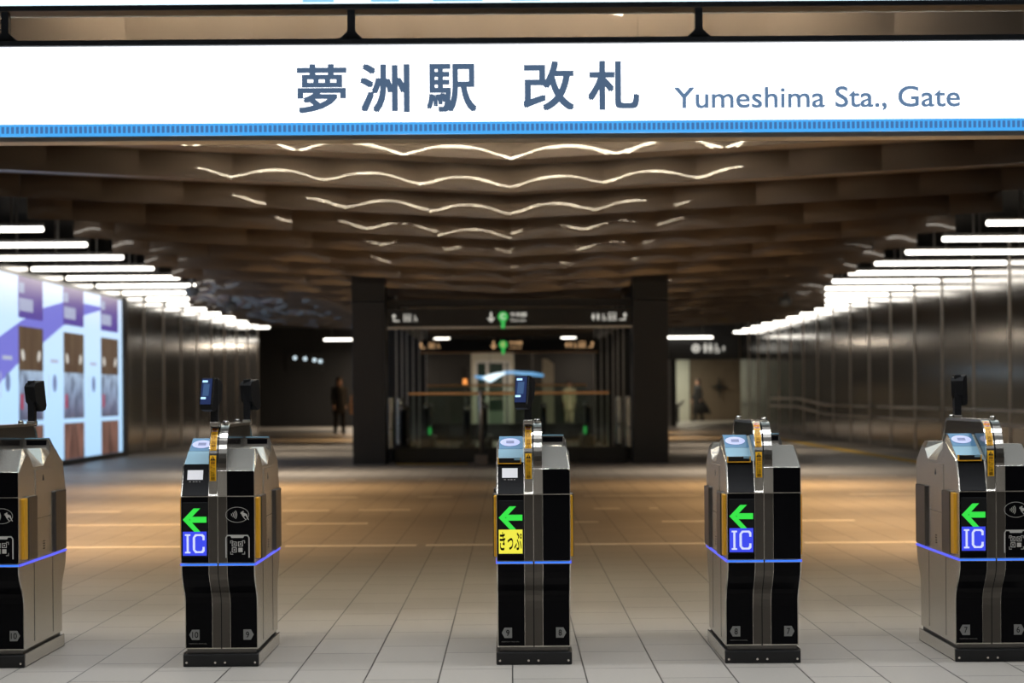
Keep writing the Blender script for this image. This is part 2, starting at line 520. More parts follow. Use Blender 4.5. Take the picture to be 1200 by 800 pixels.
# ceiling: folded bronze panels, each riser pillowed
PW = 0.87
def ceil_z(x, y=18.0):
    d = 0.010 * min(max(y - 20, 0), 20) + 0.006 * max(y - 40, 0)
    return 3.06 - d + 0.051 * abs(x)
def ceil_lim(y):
    """left and right edge of the bronze ceiling"""
    return max(-5.75, -5.75) if y < 43 else max(-378 / F * y, -7.1), 5.85 if y < 43 else min(368 / F * y, 7.45)
Y0, HR, NROW = 18.0, 0.25, 16
D_TOP, D_BOT, D_ARC = -0.01, 0.165, 0.085
cb = MB()
rnd = random.Random(3)
def riser(mb, yk, x0, x1, z_of, h, d_top, d_bot, bx, n=9, tall=False, ja=0.012):
    jit = rnd.uniform(-ja, ja)
    jx = rnd.uniform(-0.01, 0.01) * (1 if ja < .02 else 1.6)
    v = []
    for i in range(n):
        u = i / (n - 1)
        for j in range(n):
            t = -1 + 2 * j / (n - 1)
            x = x0 + (x1 - x0) * j / (n - 1)
            z = z_of(x) + u * h
            y = yk - h * (d_bot * u - (d_bot - d_top) * u * u / 2 - bx * t * t * u + jit * u) + jx * t
            v.append((x, y, z))
    f = [(i * n + j, i * n + j + 1, (i + 1) * n + j + 1, (i + 1) * n + j) for i in range(n - 1) for j in range(n - 1)]
    mb.add(v, f)
for k in range(NROW):
    yk = Y0 + PITCH * k
    for p in range(-9, 10):
        x0, x1 = p * PW, (p + 1) * PW
        la, lb = ceil_lim(yk) if k > 1 else (XL, XR)
        x0, x1 = max(x0, la), min(x1, lb)
        if x1 - x0 < .05:
            continue
        riser(cb, yk, x0, x1, lambda x: ceil_z(x, yk), HR, D_TOP, D_BOT, D_ARC, ja=0.010 if k < 3 else 0.035)
for p in range(-9, 10):
    x0, x1 = max(p * PW, XL), min((p + 1) * PW, XR)
    riser(cb, 15.2, x0, x1, ceil_z, 1.35, 0.27, 0.36, 0.02, tall=True)
struct_ceiling = tag(cb.build('ceiling', 'bronze', None, 0, True), kind='structure')
sb = MB()
for k in range(-1, NROW):
    yk = Y0 + PITCH * k
    la, lb = ceil_lim(yk) if k > 1 else (XL, XR)
    y2 = yk + PITCH
    for xa, xb in ((la, 0.0), (0.0, lb)):
        sb.add([(xa, yk, ceil_z(xa, yk)), (xb, yk, ceil_z(xb, yk)), (xb, y2, ceil_z(xb, y2) + HR), (xa, y2, ceil_z(xa, y2) + HR)], [(0, 1, 2, 3)])
trim(sb, 'bronze_soffit')
trim(MB().box(XL - 0.2, XR + 0.2, -9, 15.3, 4.42, 4.6), 'plain_ceiling')
trim(MB().box(XL - .2, XR + .2, 23.5, 71.5, 4.5, 4.7), 'recess')
trim(MB().box(-7.3, 7.4, 62.9, 71.5, 3.75, 3.95), 'recess')
trim(MB().box(-16, 12, 71.4, 112, 3.75, 3.95), 'recess')
# end walls
struct('wall_front', MB().box(XL - .2, XR + .2, -9.2, -9.0, 0, 4.6), 'entrance_wall')
struct('wall_back', MB().box(-16, 6.0, 85.0, 85.2, 0, 3.75), 'dark_wall')
trim(MB().box(6.0, 12, 96.0, 96.2, 0, 3.75), 'brown_wall')
trim(MB().box(-16, -15.8, 68, 85, 0, 3.75), 'recess')
trim(MB().box(-16, XL - 0.2, 67.8, 68.0, 0, 3.75), 'recess')
# bright lines of light across the floor, painted as flat pale strips
def streak(Y, xa, xb):
    trim(MB().box(px(xa, 463, Y).x, px(xb, 463, Y).x, Y - 0.07, Y + 0.07, -0.01, 0.002), 'light_streak')
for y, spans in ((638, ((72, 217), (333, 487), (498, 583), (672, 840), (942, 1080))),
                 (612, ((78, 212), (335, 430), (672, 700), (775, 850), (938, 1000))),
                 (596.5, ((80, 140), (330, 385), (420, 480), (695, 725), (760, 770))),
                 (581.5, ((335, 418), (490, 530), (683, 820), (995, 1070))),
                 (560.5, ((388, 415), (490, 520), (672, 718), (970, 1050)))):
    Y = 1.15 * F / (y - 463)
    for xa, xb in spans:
        streak(Y, xa, xb)
# ------------------------------------------------------------------ tactile paving
tag(MB().box(6.55, 6.85, 33.5, 57.5, 0, 0.008).build('tactile_strip', 'tactile'), 'long yellow tactile strip along the right wall', 'tactile paving')
tag(MB().box(-1.95, -0.75, 37.15, 37.45, 0, 0.008).build('tactile_strip', 'tactile'), 'short yellow tactile strip before the escalator landing between the black pillars', 'tactile paving')
# ------------------------------------------------------------------ tube lights
ORD = 'first second third fourth fifth sixth seventh eighth ninth tenth eleventh twelfth thirteenth fourteenth fifteenth sixteenth seventeenth eighteenth nineteenth twentieth'.split()
def tube_light(Y, xa, xb, z, label, group, rod=1.28):
    t = thing('tube_light', label, 'ceiling light', ((xa + xb) / 2, Y, z), group)
    h = (xb - xa) / 2
    MB().tube([(-h, 0, 0), (-h + .015, 0, 0), (h - .015, 0, 0), (h, 0, 0)], [0.02, 0.033, 0.033, 0.02], 12).build('tube', 'tube', t, 0, True)
    b = MB().box(-h, h, -0.03, 0.03, 0.046, 0.075)
    for q in (-0.6, 0.6):
        b.box(q * h - 0.012, q * h + 0.012, -0.012, 0.012, 0.075, rod)
    b.build('mount', 'steel_dark', t)
ZT = 3.23
for i in range(19):
    Y = 27.3 + PITCH * i
    inner = 5.85 if i < 6 else (min(368 / F * Y, 7.4) if i < 10 else 7.5)
    if Y < 76:
        tube_light(Y, inner, XR - 0.03, ZT, 'white tube light above the right wall, %s counted from the entrance gates' % ORD[i], 'tube lights above the right wall')
    inner = -5.75 if i < 6 else (max(-378 / F * Y, -7.1) if i < 10 else -7.25)
    if Y < 68:
        tube_light(Y, XL + 0.03, inner, ZT, 'white tube light above the left wall, %s counted from the entrance gates' % ORD[i], 'tube lights above the left wall')
for n, (xa, xb, Y, lab) in enumerate(((-6.6, -5.2, 78, 'long white light bar at the far end, left of the left black pillar'),
                                      (-2.72, -2.18, 78, 'short white light bar seen below the hanging sign, left one of the pair'),
                                      (1.74, 2.26, 78, 'short white light bar seen below the hanging sign, right one of the pair'),
                                      (5.25, 7.0, 77.2, 'long white light bar at the far end above the toilet sign'))):
    tube_light(Y, xa, xb, 1.15 + 66.5 * Y / F, lab, None, .64 if Y > 71.5 else .9)
# ------------------------------------------------------------------ overhead station sign
SY = 12.1
def sgn(x, y):
    p = px(x, y, SY)
    return p.x, p.z
t = thing('station_sign', 'long white overhead LED sign naming the station gate in dark letters', 'sign', (0, SY, 0))
SXL, SXR = -3.84, 3.84
MB().box(SXL, SXR, 0.0, 0.12, 2.644, 3.063).build('screen', 'sign_white', t)
MB().box(SXL, SXR, -0.002, 0.12, 2.579, 2.6435).build('pattern_band', 'sign_band', t)
fb = MB().box(SXL - .03, SXR + .03, -0.02, 0.16, 3.066, 3.098)
fb.build('top_frame', 'frame_navy', t, 0.004)
bf = MB().box(SXL - .03, SXR + .03, -0.015, 0.16, 2.546, 2.574).box(SXL - .03, SXR + .03, -0.02, 0, 2.546, 2.556)
for i in range(-4, 5):
    xx = i * 0.96 - 0.87 + 0.96
    if SXL < xx < SXR:
        bf.box(xx - 0.012, xx + 0.012, -0.024, 0, 2.549, 2.571)
bf.build('bottom_frame', 'alu', t, 0.002)
MB().box(SXL, SXR, 0.13, 0.2, 2.60, 3.06).build('back_casing', 'frame_navy', t)
cpx = [('夢', 348, 406, 133, 75), ('洲', 422, 480, 132, 74.5), ('駅', 500, 558.5, 131.5, 74.5), ('改', 613, 673, 130, 71.5), ('札', 689, 749, 129, 71)]
for ch, xa, xb, yb, ya in cpx:
    x0, z0 = sgn(xa, yb)
    x1, z1 = sgn(xb, ya)
    text_mb(ch, x0, x1, z0, z1, lambda a, b: (a, -0.003, b), 0.022).build('lettering', 'sign_ink', t)
x0, z0 = sgn(790, 131)
x1, z1 = sgn(1125, 100)
text_mb('Yumeshima Sta., Gate', x0, x1, z0, z1, lambda a, b: (a, -0.003, b), 0.016).build('lettering', 'sign_ink_light', t)
# added glowing lines behind the sign, unseen, to streak the ceiling with reflections
MB().tube([(-3.7, 0.26, 2.70), (2.9, 0.26, 2.70)], 0.022, 10).build('rear_helper_line', 'line_warm', t)
for xa, xb in ((-3.3, -2.6), (-1.9, -1.5), (-.7, -.2), (.5, 1.3), (2.0, 2.5)):
    MB().tube([(xa, 0.26, 2.585), (xb, 0.26, 2.585)], 0.014, 8).build('rear_helper_line', 'line_warm', t)
# upper sign
u = thing('station_sign', 'second LED screen above the station sign, only its lower edge showing', 'sign', (0, SY, 0))
MB().box(SXL, SXR, 0.0, 0.12, 3.29, 4.25).build('screen', 'sign_upper', u)
MB().box(SXL - .03, SXR + .03, 0.121, 0.22, 3.262, 4.28).build('back_casing', 'frame_navy', u)
MB().box(SXL - .03, SXR + .03, -0.02, 0.16, 3.258, 3.288).build('bottom_frame', 'frame_navy', u, 0.004)
ub = MB()
for cx, wd in ((372, 40), (448, 44), (536, 60), (615, 40)):
    for r in range(5):
        x0, _ = sgn(cx - wd / 2 + rnd.uniform(0, 12), 0)
        x1, _ = sgn(cx + wd / 2 - rnd.uniform(0, 12), 0)
        ub.box(x0, x1, -0.003, 0, 3.30 + r * 0.05, 3.318 + r * 0.05)
    for q in (-0.3, 0.0, 0.3):
        x0, _ = sgn(cx + q * wd, 0)
        ub.box(x0, x0 + 0.03, -0.003, 0, 3.30, 3.6)
ub.build('lettering', 'sign_cyan', u)
for x, lab in ((4.5, 'leftmost'), (411, 'middle'), (819.5, 'right')):
    X, _ = sgn(x, 28)
    p = thing('sign_strut', 'short dark strut with flared foot joining the two overhead signs, %s one' % lab, 'strut', (X, SY + 0.05, 0), 'struts between the overhead signs')
    MB().box(-0.02, 0.02, -0.03, 0.03, 3.098, 3.258).build('post', 'frame_navy', p)
    MB().prism([(-0.07, 3.098), (0.07, 3.098), (0.02, 3.145), (-0.02, 3.145)], -0.028, 0.028, lambda a, b, c: (a, c, b)).build('foot', 'frame_navy', p)
# ------------------------------------------------------------------ ticket gates
GL = 0.99
GW = 0.1565
HSEC = [(0.0, .150, .838, .832), (.14, .142, .928, .905), (.22, .14, .928, .895), (.29, .085, .926, .85), (.50, .085, .926, .85),
        (.57, .13, .926, .885), (.645, .142, .926, .90), (.652, .142, .966, .935), (.69, .142, .966, .94), (.93, .150, .862, .855), (.99, .1562, .7305, .730)]
DIV = [(0.004, .732), (0.004, .80), (0.004, .85)] + [(.004 + .15 * (1 - math.cos(k * PI / 28)), .85 + .184 * math.sin(k * PI / 28)) for k in range(1, 15)]
def div_v(z):
    """depth of the divider's curved end at height z"""
    for (a, za), (b, zb) in zip(DIV, DIV[1:]):
        if za <= z <= zb:
            return a + (b - a) * (z - za) / (zb - za)
    return DIV[-1][0]
LOW = [(0.0, .441), (.004, .40), (.018, .375), (.045, .345), (.075, .315), (.09, .295), (.098, .27), (.10, .24), (.10, .073)]
def gate(cx_, label, left_num, right_num, text, slot=False, screen=False, tap=False, face_front=False, face_rear=False, front_left=True):
    g = thing('ticket_gate', label, 'ticket gate', (cx_, 9.40, 0))
    # ---- base
    MB().box(-.161, .161, .07, GL - .07, 0.0, .053).build('base', 'black_base', g, .003)
    rb = MB()
    for s in (-1, 1):
        rb.box(s * .1595, s * .163, .085, GL - .085, .004, .058)
    rb.build('base_rail', 'steel', g, .001)
    MB().box(-.148, .148, .105, GL - .105, .050, .078).build('plinth', 'steel_dark', g)
    for xx in (-.146, -.024, .018, .146):
        MB().tube([(xx, .072, .018), (xx, .066, .018)], .005, 8).build('bolt', 'steel_bright', g)
    # ---- lower cabinet
    prof = LOW + [(GL - v, z) for v, z in reversed(LOW)]
    MB().prism(prof, -GW, GW, lambda a, b, c: (c, a, b)).build('cabinet', 'steel', g)
    MB().prism([(v - .0018, z) for v, z in prof], -.0022, .0022, lambda a, b, c: (c, a if a < .5 else a + .0036, b)).build('centre_seam', 'black_matt', g)
    def curve_panel(xa, xb, off, m, name, zmin=.078):
        for end in (0, 1):
            mb = MB()
            vv = []
            L = [(v, z) for v, z in LOW[:-1] if z < .437] + [(.10, zmin)]
            L = [(.0, .434)] + L
            for v, z in L:
                y = v - off
                y2 = v + .004
                if end:
                    y, y2 = GL - y, GL - y2
                s = -1 if end else 1
                vv += [(s * xa, y, z), (s * xb, y, z), (s * xb, y2, z), (s * xa, y2, z)]
            n = len(L)
            ff = []
            for i in range(n - 1):
                for k in range(4):
                    ff.append((i * 4 + k, i * 4 + (k + 1) % 4, i * 4 + 4 + (k + 1) % 4, i * 4 + 4 + k))
            ff += [(0, 1, 2, 3), (n * 4 - 4, n * 4 - 3, n * 4 - 2, n * 4 - 1)]
            mb.add(vv, ff)
            mb.build(name, m, g)
    curve_panel(-.152, -.040, .004, 'black_gloss', 'lower_door')
    curve_panel(.040, .152, .004, 'black_gloss', 'lower_door')
    curve_panel(-.038, -.002, .0025, 'strip_gray', 'centre_strip')
    curve_panel(.002, .038, .0025, 'strip_gray', 'centre_strip')
    hb = MB()
    for s in (-1, 1):
        for xa, xb, za, zb in ((.060, .110, .335, .337),):
            pass
        hb.prism([(s * .060, .318), (s * .108, .318), (s * .108, .340), (s * .060, .340)], .045, .058, lambda a, b, c: (a, c + (.345 - b) * 1.2, b))
    hb.build('door_latch', 'black_matt', g)
    # ---- plates
    for s, num in ((-1, left_num), (1, right_num)):
        if num is None:
            continue
        yy = .094
        pl = MB().prism([(s * .094, .112), (s * .126, .112), (s * .138, .134), (s * .126, .156), (s * .094, .156)], yy, yy + .004, lambda a, b, c: (a, c, b)).build('number_plate', 'plate', g)
        w = .0065 * 2 if len(num) == 1 else .013
        text_mb(num, s * .112 - (w if len(num) > 1 else .007), s * .112 + (w if len(num) > 1 else .007), .121, .147, lambda a, b: (a, yy - .0015, b), 0.008).build('number', 'black_matt', pl)
    text_mb('NIPPON SIGNAL', -.138, -.062, .094, .0985, lambda a, b: (a, .0935, b)).build('maker_name', 'icon_dim', g)
    # ---- blue light strip
    for s, ya in ((-1, 0), (1, 0), (-1, GL), (1, GL)):
        MB().box(s * .004, s * (GW - .002), ya - .004, ya + .004, .437, .445).build('light_strip', 'blue_led_front', g)
    for s in (-1, 1):
        MB().box(s * (GW - .003), s * (GW + .004), .0, GL, .4365, .4455).build('light_strip', 'blue_led', g)
    # ---- upper halves
    for h in (0, 1):
        if h == 0:
            P = lambda x, v, z: (x, v, z)
        else:
            P = lambda x, v, z: (-x, GL - v, z)
        D = lambda x, r, z: P(x, GL - r, z)          # r measured from the reader end
        mb = MB()
        vv = []
        for v, xc, zt, zo in HSEC:
            vv += [P(0, v, .447), P(GW, v, .447), P(GW, v, zo), P(xc, v, zt), P(0, v, zt)]
        ff = []
        for i in range(len(HSEC) - 1):
            for k in range(5):
                ff.append((i * 5 + k, i * 5 + (k + 1) % 5, i * 5 + 5 + (k + 1) % 5, i * 5 + 5 + k))
        n = len(HSEC)
        ff += [(4, 3, 2, 1, 0), tuple(range(n * 5 - 5, n * 5))]
        mb.add(vv, ff)
        mb.build('housing', 'steel', g, .0015)
        # recess line between the low block and the reader tower
        MB().prism([(.050, .930), (.140, .930), (.140, .960), (.050, .960)], .6505, .647, lambda a, b, c: P(a, c, b)).build('tower_back', 'black_gloss', g)
        # low end face
        fb_ = MB()
        fb_.box(.040, .154, -.004, .0, .449, .7275).map(P)
        fb_.build('front_panel', 'black_gloss', g, .001)
        MB().box(.040, .154, -.0045, .001, .7325, .836).map(P).build('front_panel', 'black_gloss', g, .001)
        MB().box(.002, .038, -.003, .0, .449, .7275).map(P).build('centre_strip', 'strip_gray', g)
        # reader end face
        MB().box(.040, .154, GL, GL + .004, .449, .7275).map(P).build('front_panel', 'black_gloss', g, .001)
        MB().box(.002, .038, GL, GL + .003, .449, .7275).map(P).build('centre_strip', 'strip_gray', g)
        sl = .06 / .132
        up = MB()
        q = [(-.0045, .7325), (.0555, .8625), (.0555, .8640), (.062, .8640), (.004, .7325)]
        up.prism(q, .040, .150, lambda a, b, c: D(c, a, b))
        up.build('front_panel', 'black_gloss', g, .001)
        # bright joint line above the display
        for ya, yb in ((-.006, .0), (GL, GL + .006)):
            MB().box(-.0, .156, ya, yb, .7285, .7315).map(P).build('joint_line', 'steel_bright', g)
        # sloped reader top
        R0, Z0, R1, Z1 = .06, .862, .30, .966
        def S(x, f, off=.0):
            r, z = R0 + (R1 - R0) * f, Z0 + (Z1 - Z0) * f
            return D(x, r - off * .398, z + off * .917)
        def slope(xa, xb, fa, fb2, off0, off1):
            m2 = MB()
            m2.add([S(xa, fa, off0), S(xb, fa, off0), S(xb, fb2, off0), S(xa, fb2, off0), S(xa, fa, off1), S(xb, fa, off1), S(xb, fb2, off1), S(xa, fb2, off1)],
                   [(0, 3, 2, 1), (4, 5, 6, 7), (0, 1, 5, 4), (1, 2, 6, 5), (2, 3, 7, 6), (3, 0, 4, 7)])
            return m2
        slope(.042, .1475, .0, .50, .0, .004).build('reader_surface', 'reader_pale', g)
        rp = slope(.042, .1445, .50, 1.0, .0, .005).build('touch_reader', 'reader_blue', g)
        pd = MB()
        pd.add([S(a, b, .0065) for a, b in ell(.097, .755, .043, .155)], [tuple(range(28))])
        pd.build('touch_pad', 'pad', rp)
        MB().add([S(.08, .70, .0072), S(.114, .70, .0072), S(.114, .81, .0072), S(.08, .81, .0072)], [(0, 1, 2, 3)]).build('card_mark', 'pad_mark', rp)
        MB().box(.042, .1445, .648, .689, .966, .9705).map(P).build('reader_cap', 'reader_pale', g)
        if slot and h == 1:
            sf = MB()
            for xa, xb, za, zb in ((.050, .150, .858, .862), (.050, .054, .862, .884), (.146, .150, .862, .884)):
                sf.box(xa, xb, GL - .062, GL - .040, za, zb)
            sf.map(P)
            so = sf.build('ticket_slot', 'yellow', g)
            MB().box(.054, .146, GL - .10, GL - .045, .862, .882).map(P).build('slot_mouth', 'black_matt', so)
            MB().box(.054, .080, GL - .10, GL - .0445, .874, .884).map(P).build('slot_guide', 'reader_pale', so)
        if screen and h == 1:
            def SF(x, z, off):
                return D(x, (z - .7325) * (.06 / .13) - .0045 - off, z)
            sm = MB()
            for xa, xb, za, zb, o1 in ((.066, .132, .800, .840, .003),):
                sm.add([SF(xa, za, 0), SF(xb, za, 0), SF(xb, zb, 0), SF(xa, zb, 0), SF(xa, za, o1), SF(xb, za, o1), SF(xb, zb, o1), SF(xa, zb, o1)],
                       [(0, 3, 2, 1), (4, 5, 6, 7), (0, 1, 5, 4), (1, 2, 6, 5), (2, 3, 7, 6), (3, 0, 4, 7)])
            sm.build('guide_screen', 'screen_white', g)
            for qx in range(5):
                pass
            dm = MB()
            for xa, xb in ((.076, .082), (.088, .096), (.100, .108), (.116, .124)):
                dm.add([SF(xa, .790, .002), SF(xb, .790, .002), SF(xb, .794, .002), SF(xa, .794, .002)], [(0, 1, 2, 3)])
            dm.build('panel_print', 'icon_dim', g)
        # LED display on the reader end
        if h == 1:
            dp = MB().box(.040, .149, GL + .003, GL + .0065, .474, .705).map(P).build('led_display', 'black_matt', g, .002)
            def LD(a, b):                              # a: 0..1 left to right, b: height
                return P(.1475 - a * .1005, GL + .0075, b)
            ar = MB()
            flat(ar, [(0.0, .632), (.46, .680), (.74, .680), (.46, .6455), (.46, .6195), (.74, .581), (.50, .581)], LD) if False else None
            flat(ar, [(0.0, .632), (.46, .680), (.74, .680), (.28, .632)], LD)
            flat(ar, [(0.0, .632), (.28, .632), (.74, .581), (.48, .581)], LD)
            flat(ar, [(.31, .6445), (1.0, .6445), (1.0, .6195), (.31, .6195)], LD)
            ar.build('arrow', 'led_green', dp)
            sq = MB()
            flat(sq, [(0, .480), (1, .480), (1, .5815), (0, .5815)], LD)
            sqo = sq.build('lit_square', 'led_blue' if text == 'IC' else 'led_yellow', dp)
            LT = lambda a, b: P(.1475 - a * .1005, GL + .0085, b)
            if text == 'IC':
                it = MB()
                for xa, xb, za, zb in ((.16, .25, .491, .570), (.09, .32, .490, .497), (.09, .32, .564, .571)):
                    flat(it, [(xa, za), (xb, za), (xb, zb), (xa, zb)], LT)
                for poly in ([(.42, .505), (.52, .505), (.52, .557), (.42, .557)], [(.42, .557), (.52, .557), (.60, .564), (.52, .571)],
                             [(.52, .571), (.60, .563), (.78, .563), (.84, .571)], [(.78, .563), (.84, .571), (.92, .563), (.92, .557), (.83, .557)],
                             [(.83, .545), (.92, .545), (.92, .557), (.83, .557)], [(.42, .505), (.52, .491), (.60, .499), (.52, .505)],
                             [(.52, .491), (.84, .491), (.78, .499), (.60, .499)], [(.78, .499), (.84, .491), (.92, .499), (.92, .507), (.83, .507)],
                             [(.83, .507), (.92, .507), (.92, .517), (.83, .517)]):
                    flat(it, poly, LT)
                it.build('lettering', 'led_white', sqo)
            else:
                text_mb(text, .04, .97, .494, .572, LT, 0.02).build('lettering', 'black_matt', sqo)
        # contactless mark and phone mark on the low end
        if h == 0 and tap:
            I = lambda a, b: P(a, -.0055, b)
            tm = MB()
            for poly in ring2d(.083, .652, .050, .033, .0016):
                flat(tm, poly, I)
            for k in range(4):
                for poly in ring2d(.052, .652, .009 + k * .0072, .009 + k * .0072, .0028, 8, -0.62, 0.62):
                    flat(tm, poly, I)
            for poly in ([(.098, .664), (.112, .660), (.124, .654), (.128, .640), (.133, .630), (.130, .630), (.125, .638), (.118, .648), (.110, .644), (.121, .631), (.118, .630), (.106, .644), (.102, .652)],):
                tm.add([I(a, b) for a, b in poly], [(0, 1, 12), (1, 2, 7), (1, 7, 11, 12), (2, 3, 6, 7), (3, 4, 5, 6), (7, 8, 11), (8, 9, 10, 11)])
            for poly in ([(.096, .658), (.107, .668), (.112, .665), (.101, .655)],):
                flat(tm, poly, I)
            tm.build('contactless_mark', 'icon', g)
            ph = MB()
            for poly in ([(.032, .470), (.037, .470), (.037, .555), (.032, .555)], [(.130, .470), (.135, .470), (.135, .555), (.130, .555)],
                         [(.040, .562), (.127, .562), (.127, .567), (.040, .567)], [(.058, .554), (.108, .554), (.112, .562), (.054, .562)],
                         [(.032, .555), (.037, .555), (.042, .562), (.040, .567)], [(.130, .555), (.135, .555), (.127, .567), (.125, .562)]):
                flat(ph, poly, I)
            for sx, sz in ((0, 0), (1, 0), (0, 1), (1, 1)):
                cx2, cz2 = (.053, .115)[sx], (.484, .543)[sz]
                dx, dz = (.012, -.012)[sx], (.012, -.012)[sz]
                flat(ph, [(cx2, cz2), (cx2 + dx, cz2), (cx2 + dx, cz2 + dz * .2), (cx2, cz2 + dz * .2)], I)
                flat(ph, [(cx2, cz2), (cx2 + dx * .2, cz2), (cx2 + dx * .2, cz2 + dz), (cx2, cz2 + dz)], I)
            for qx, qz in ((.070, .528), (.096, .528), (.070, .503)):
                for poly in ring2d(qx, qz, .0145, .0145, .004, 4, PI / 4, PI / 4 + 2 * PI):
                    flat(ph, poly, I)
                flat(ph, [(qx - .003, qz - .003), (qx + .003, qz - .003), (qx + .003, qz + .003), (qx - .003, qz + .003)], I)
            flat(ph, [(.087, .494), (.105, .494), (.105, .512), (.087, .512)], I)
            ph.build('phone_mark', 'icon', g)
        # side flaps, one near either end
        for fl in (0, 1):
            s0 = (lambda v: v) if fl == 0 else (lambda v: GL - v)
            fm = MB()
            ye = .135 if fl == h else .072
            fm.prism([(s0(.055), .462), (s0(ye), .458), (s0(ye), .722), (s0(.055), .722)], GW - .012, GW + .012, lambda a, b, c: P(c, a, b))
            fo = fm.build('flap', 'yellow', g, .004)
            tag(fo, 'yellow flap')
            cs = .122 if fl == h else .066
            MB().prism([(s0(cs), .455), (s0(.30), .452), (s0(.30), .728), (s0(cs), .728)], GW - .012, GW + .017, lambda a, b, c: P(c, a, b)).build('flap_cover', 'steel_dark', g, .005)
        sp_ = MB()
        sp_.prism([(.33, .452), (.66, .452), (.66, .622), (.33, .622)], GW - .002, GW + .003, lambda a, b, c: P(c, a, b))
        sp_.prism([(.33, .625), (.66, .625), (.66, .838), (.33, .838)], GW - .002, GW + .003, lambda a, b, c: P(c, a, b))
        spo = sp_.build('side_panel', 'steel', g, .001)
        vm = MB()
        for k in range(4):
            vm.box(GW + .0028, GW + .0042, .48, .51, .480 + k * .011, .484 + k * .011)
        vm.prism([(.47, .785), (.50, .785), (.485, .812)], GW + .0028, GW + .0042, lambda a, b, c: (c, a, b))
        vm.map(P)
        vm.build('vent_mark', 'black_matt', spo)
        ls2 = MB().prism([(.30, .09), (.304, .09), (.304, .43), (.30, .43)], GW - .001, GW + .0012, lambda a, b, c: P(c, a, b))
        ls2.prism([(.69, .09), (.694, .09), (.694, .43), (.69, .43)], GW - .001, GW + .0012, lambda a, b, c: P(c, a, b))
        ls2.build('door_seam', 'steel_dark', g)
        # ---- divider
        full = DIV + [(GL - v, z) for v, z in reversed(DIV)]
        inner = [(v + .014 if v < .5 else v - .014, min(z, 1.022) if z > .74 else z) for v, z in full]
        MB().prism(inner, .005, .0345, lambda a, b, c: P(c, a, b)).build('divider', 'divider', g)
        rm = MB()
        vv, ff = [], []
        for (va, za), (vb, zb) in zip(full, inner):
            vv += [P(.0025, va, za), P(.0372, va, za), P(.0372, vb, zb), P(.0025, vb, zb)]
        for i in range(len(full) - 1):
            for k in range(4):
                ff.append((i * 4 + k, i * 4 + (k + 1) % 4, i * 4 + 4 + (k + 1) % 4, i * 4 + 4 + k))
        ff += [(0, 1, 2, 3), tuple(range(len(vv) - 4, len(vv)))]
        rm.add(vv, ff)
        rm.build('divider_rim', 'steel_bright', g)
        kb = MB()
        kb.rings([(0, 0, 0, .013, .013), (0, 0, .010, .013, .013), (0, 0, .016, .009, .009)], 14)
        kb.map(lambda x, y, z: P(.019 + x, .145 + y, 1.033 + z))
        kb.build('rim_knob', 'steel_bright', g, 0, True)
        # ---- warning stickers on the curved reader end
        if h == 1:
            def ST(a, b, off):                          # a: right positive, as seen from the front
                return D(.0198 - a, div_v(b) - off, b)
            for za, zb, kind in ((.925, 1.026, 0), (.795, .903, 1)):
                n = 8
                vv, ff = [], []
                for i in range(n + 1):
                    z = za + (zb - za) * i / n
                    for a, off in ((-.0135, .0022), (.0135, .0022), (.0135, .0), (-.0135, .0)):
                        vv.append(ST(a, z, off))
                for i in range(n):
                    for k in range(4):
                        ff.append((i * 4 + k, i * 4 + (k + 1) % 4, i * 4 + 4 + (k + 1) % 4, i * 4 + 4 + k))
                ff += [(0, 1, 2, 3), tuple(range(n * 4, n * 4 + 4))]
                so = MB().add(vv, ff).build('warning_sticker', 'sticker', g)
                if kind == 0:
                    w = MB()
                    flat(w, [(-.0115, 1.003), (.0115, 1.003), (.0115, 1.0245), (-.0115, 1.0245)], lambda a, b: ST(a, b, .0038))
                    w.build('sign_ground', 'white_paint', so)
                    w = MB()
                    for poly in ring2d(0, 1.0138, .010, .010, .0024, 20):
                        flat(w, poly, lambda a, b: ST(a, b, .0052))
                    flat(w, [(-.0072, 1.0195), (-.0055, 1.021), (.0072, 1.008), (.0055, 1.0065)], lambda a, b: ST(a, b, .0052))
                    w.build('ban_mark', 'sign_red', so)
                    chars, top, st = 'かけこみ禁止', .9985, .0122
                else:
                    w = MB()
                    flat(w, [(-.011, .882), (.011, .882), (0, .901)], lambda a, b: ST(a, b, .0042))
                    w.build('warning_triangle', 'black_matt', so)
                    w = MB()
                    flat(w, [(-.0012, .8885), (.0012, .8885), (.0014, .8955), (-.0014, .8955)], lambda a, b: ST(a, b, .0055))
                    flat(w, [(-.0012, .8845), (.0012, .8845), (.0012, .887), (-.0012, .887)], lambda a, b: ST(a, b, .0055))
                    w.build('exclamation_mark', 'sticker', so)
                    chars, top, st = '扉にご注意', .8795, .0165
                w = MB()
                for i, ch in enumerate(chars):
                    zc = top - st * (i + .5)
                    hh = st * .42
                    text_mb(ch, -.0095, .0095, zc - hh, zc + hh, lambda a, b: ST(a, b, .0045), 0.01, w)
                w.build('lettering', 'sticker_red', so)
        # ---- face reader on its pole
        if (h == 1 and face_front) or (h == 0 and face_rear):
            fr = MB()
            fr.box(.004, .036, GL - .105, GL - .055, 1.02, 1.232).map(P)
            fro = fr.build('face_reader', 'black_matt', g, .003)
            E_ = Matrix.Translation((.043, GL - .045, 1.165)) @ Matrix.Rotation(-0.42, 4, 'Z') @ Matrix.Rotation(0.16, 4, 'X')
            def Hd(x, y, z):
                q = E_ @ Vector((x, y, z))
                return P(q.x, q.y, q.z)
            MB().prism([(-.02, -.075), (.004, -.070), (.014, -.052), (.014, .066), (-.05, .066), (-.068, .05), (-.068, -.02)], -.028, .030, lambda a, b, c: Hd(c, a, b)).build('head', 'black_matt', fro, .003)
            sc_ = MB()
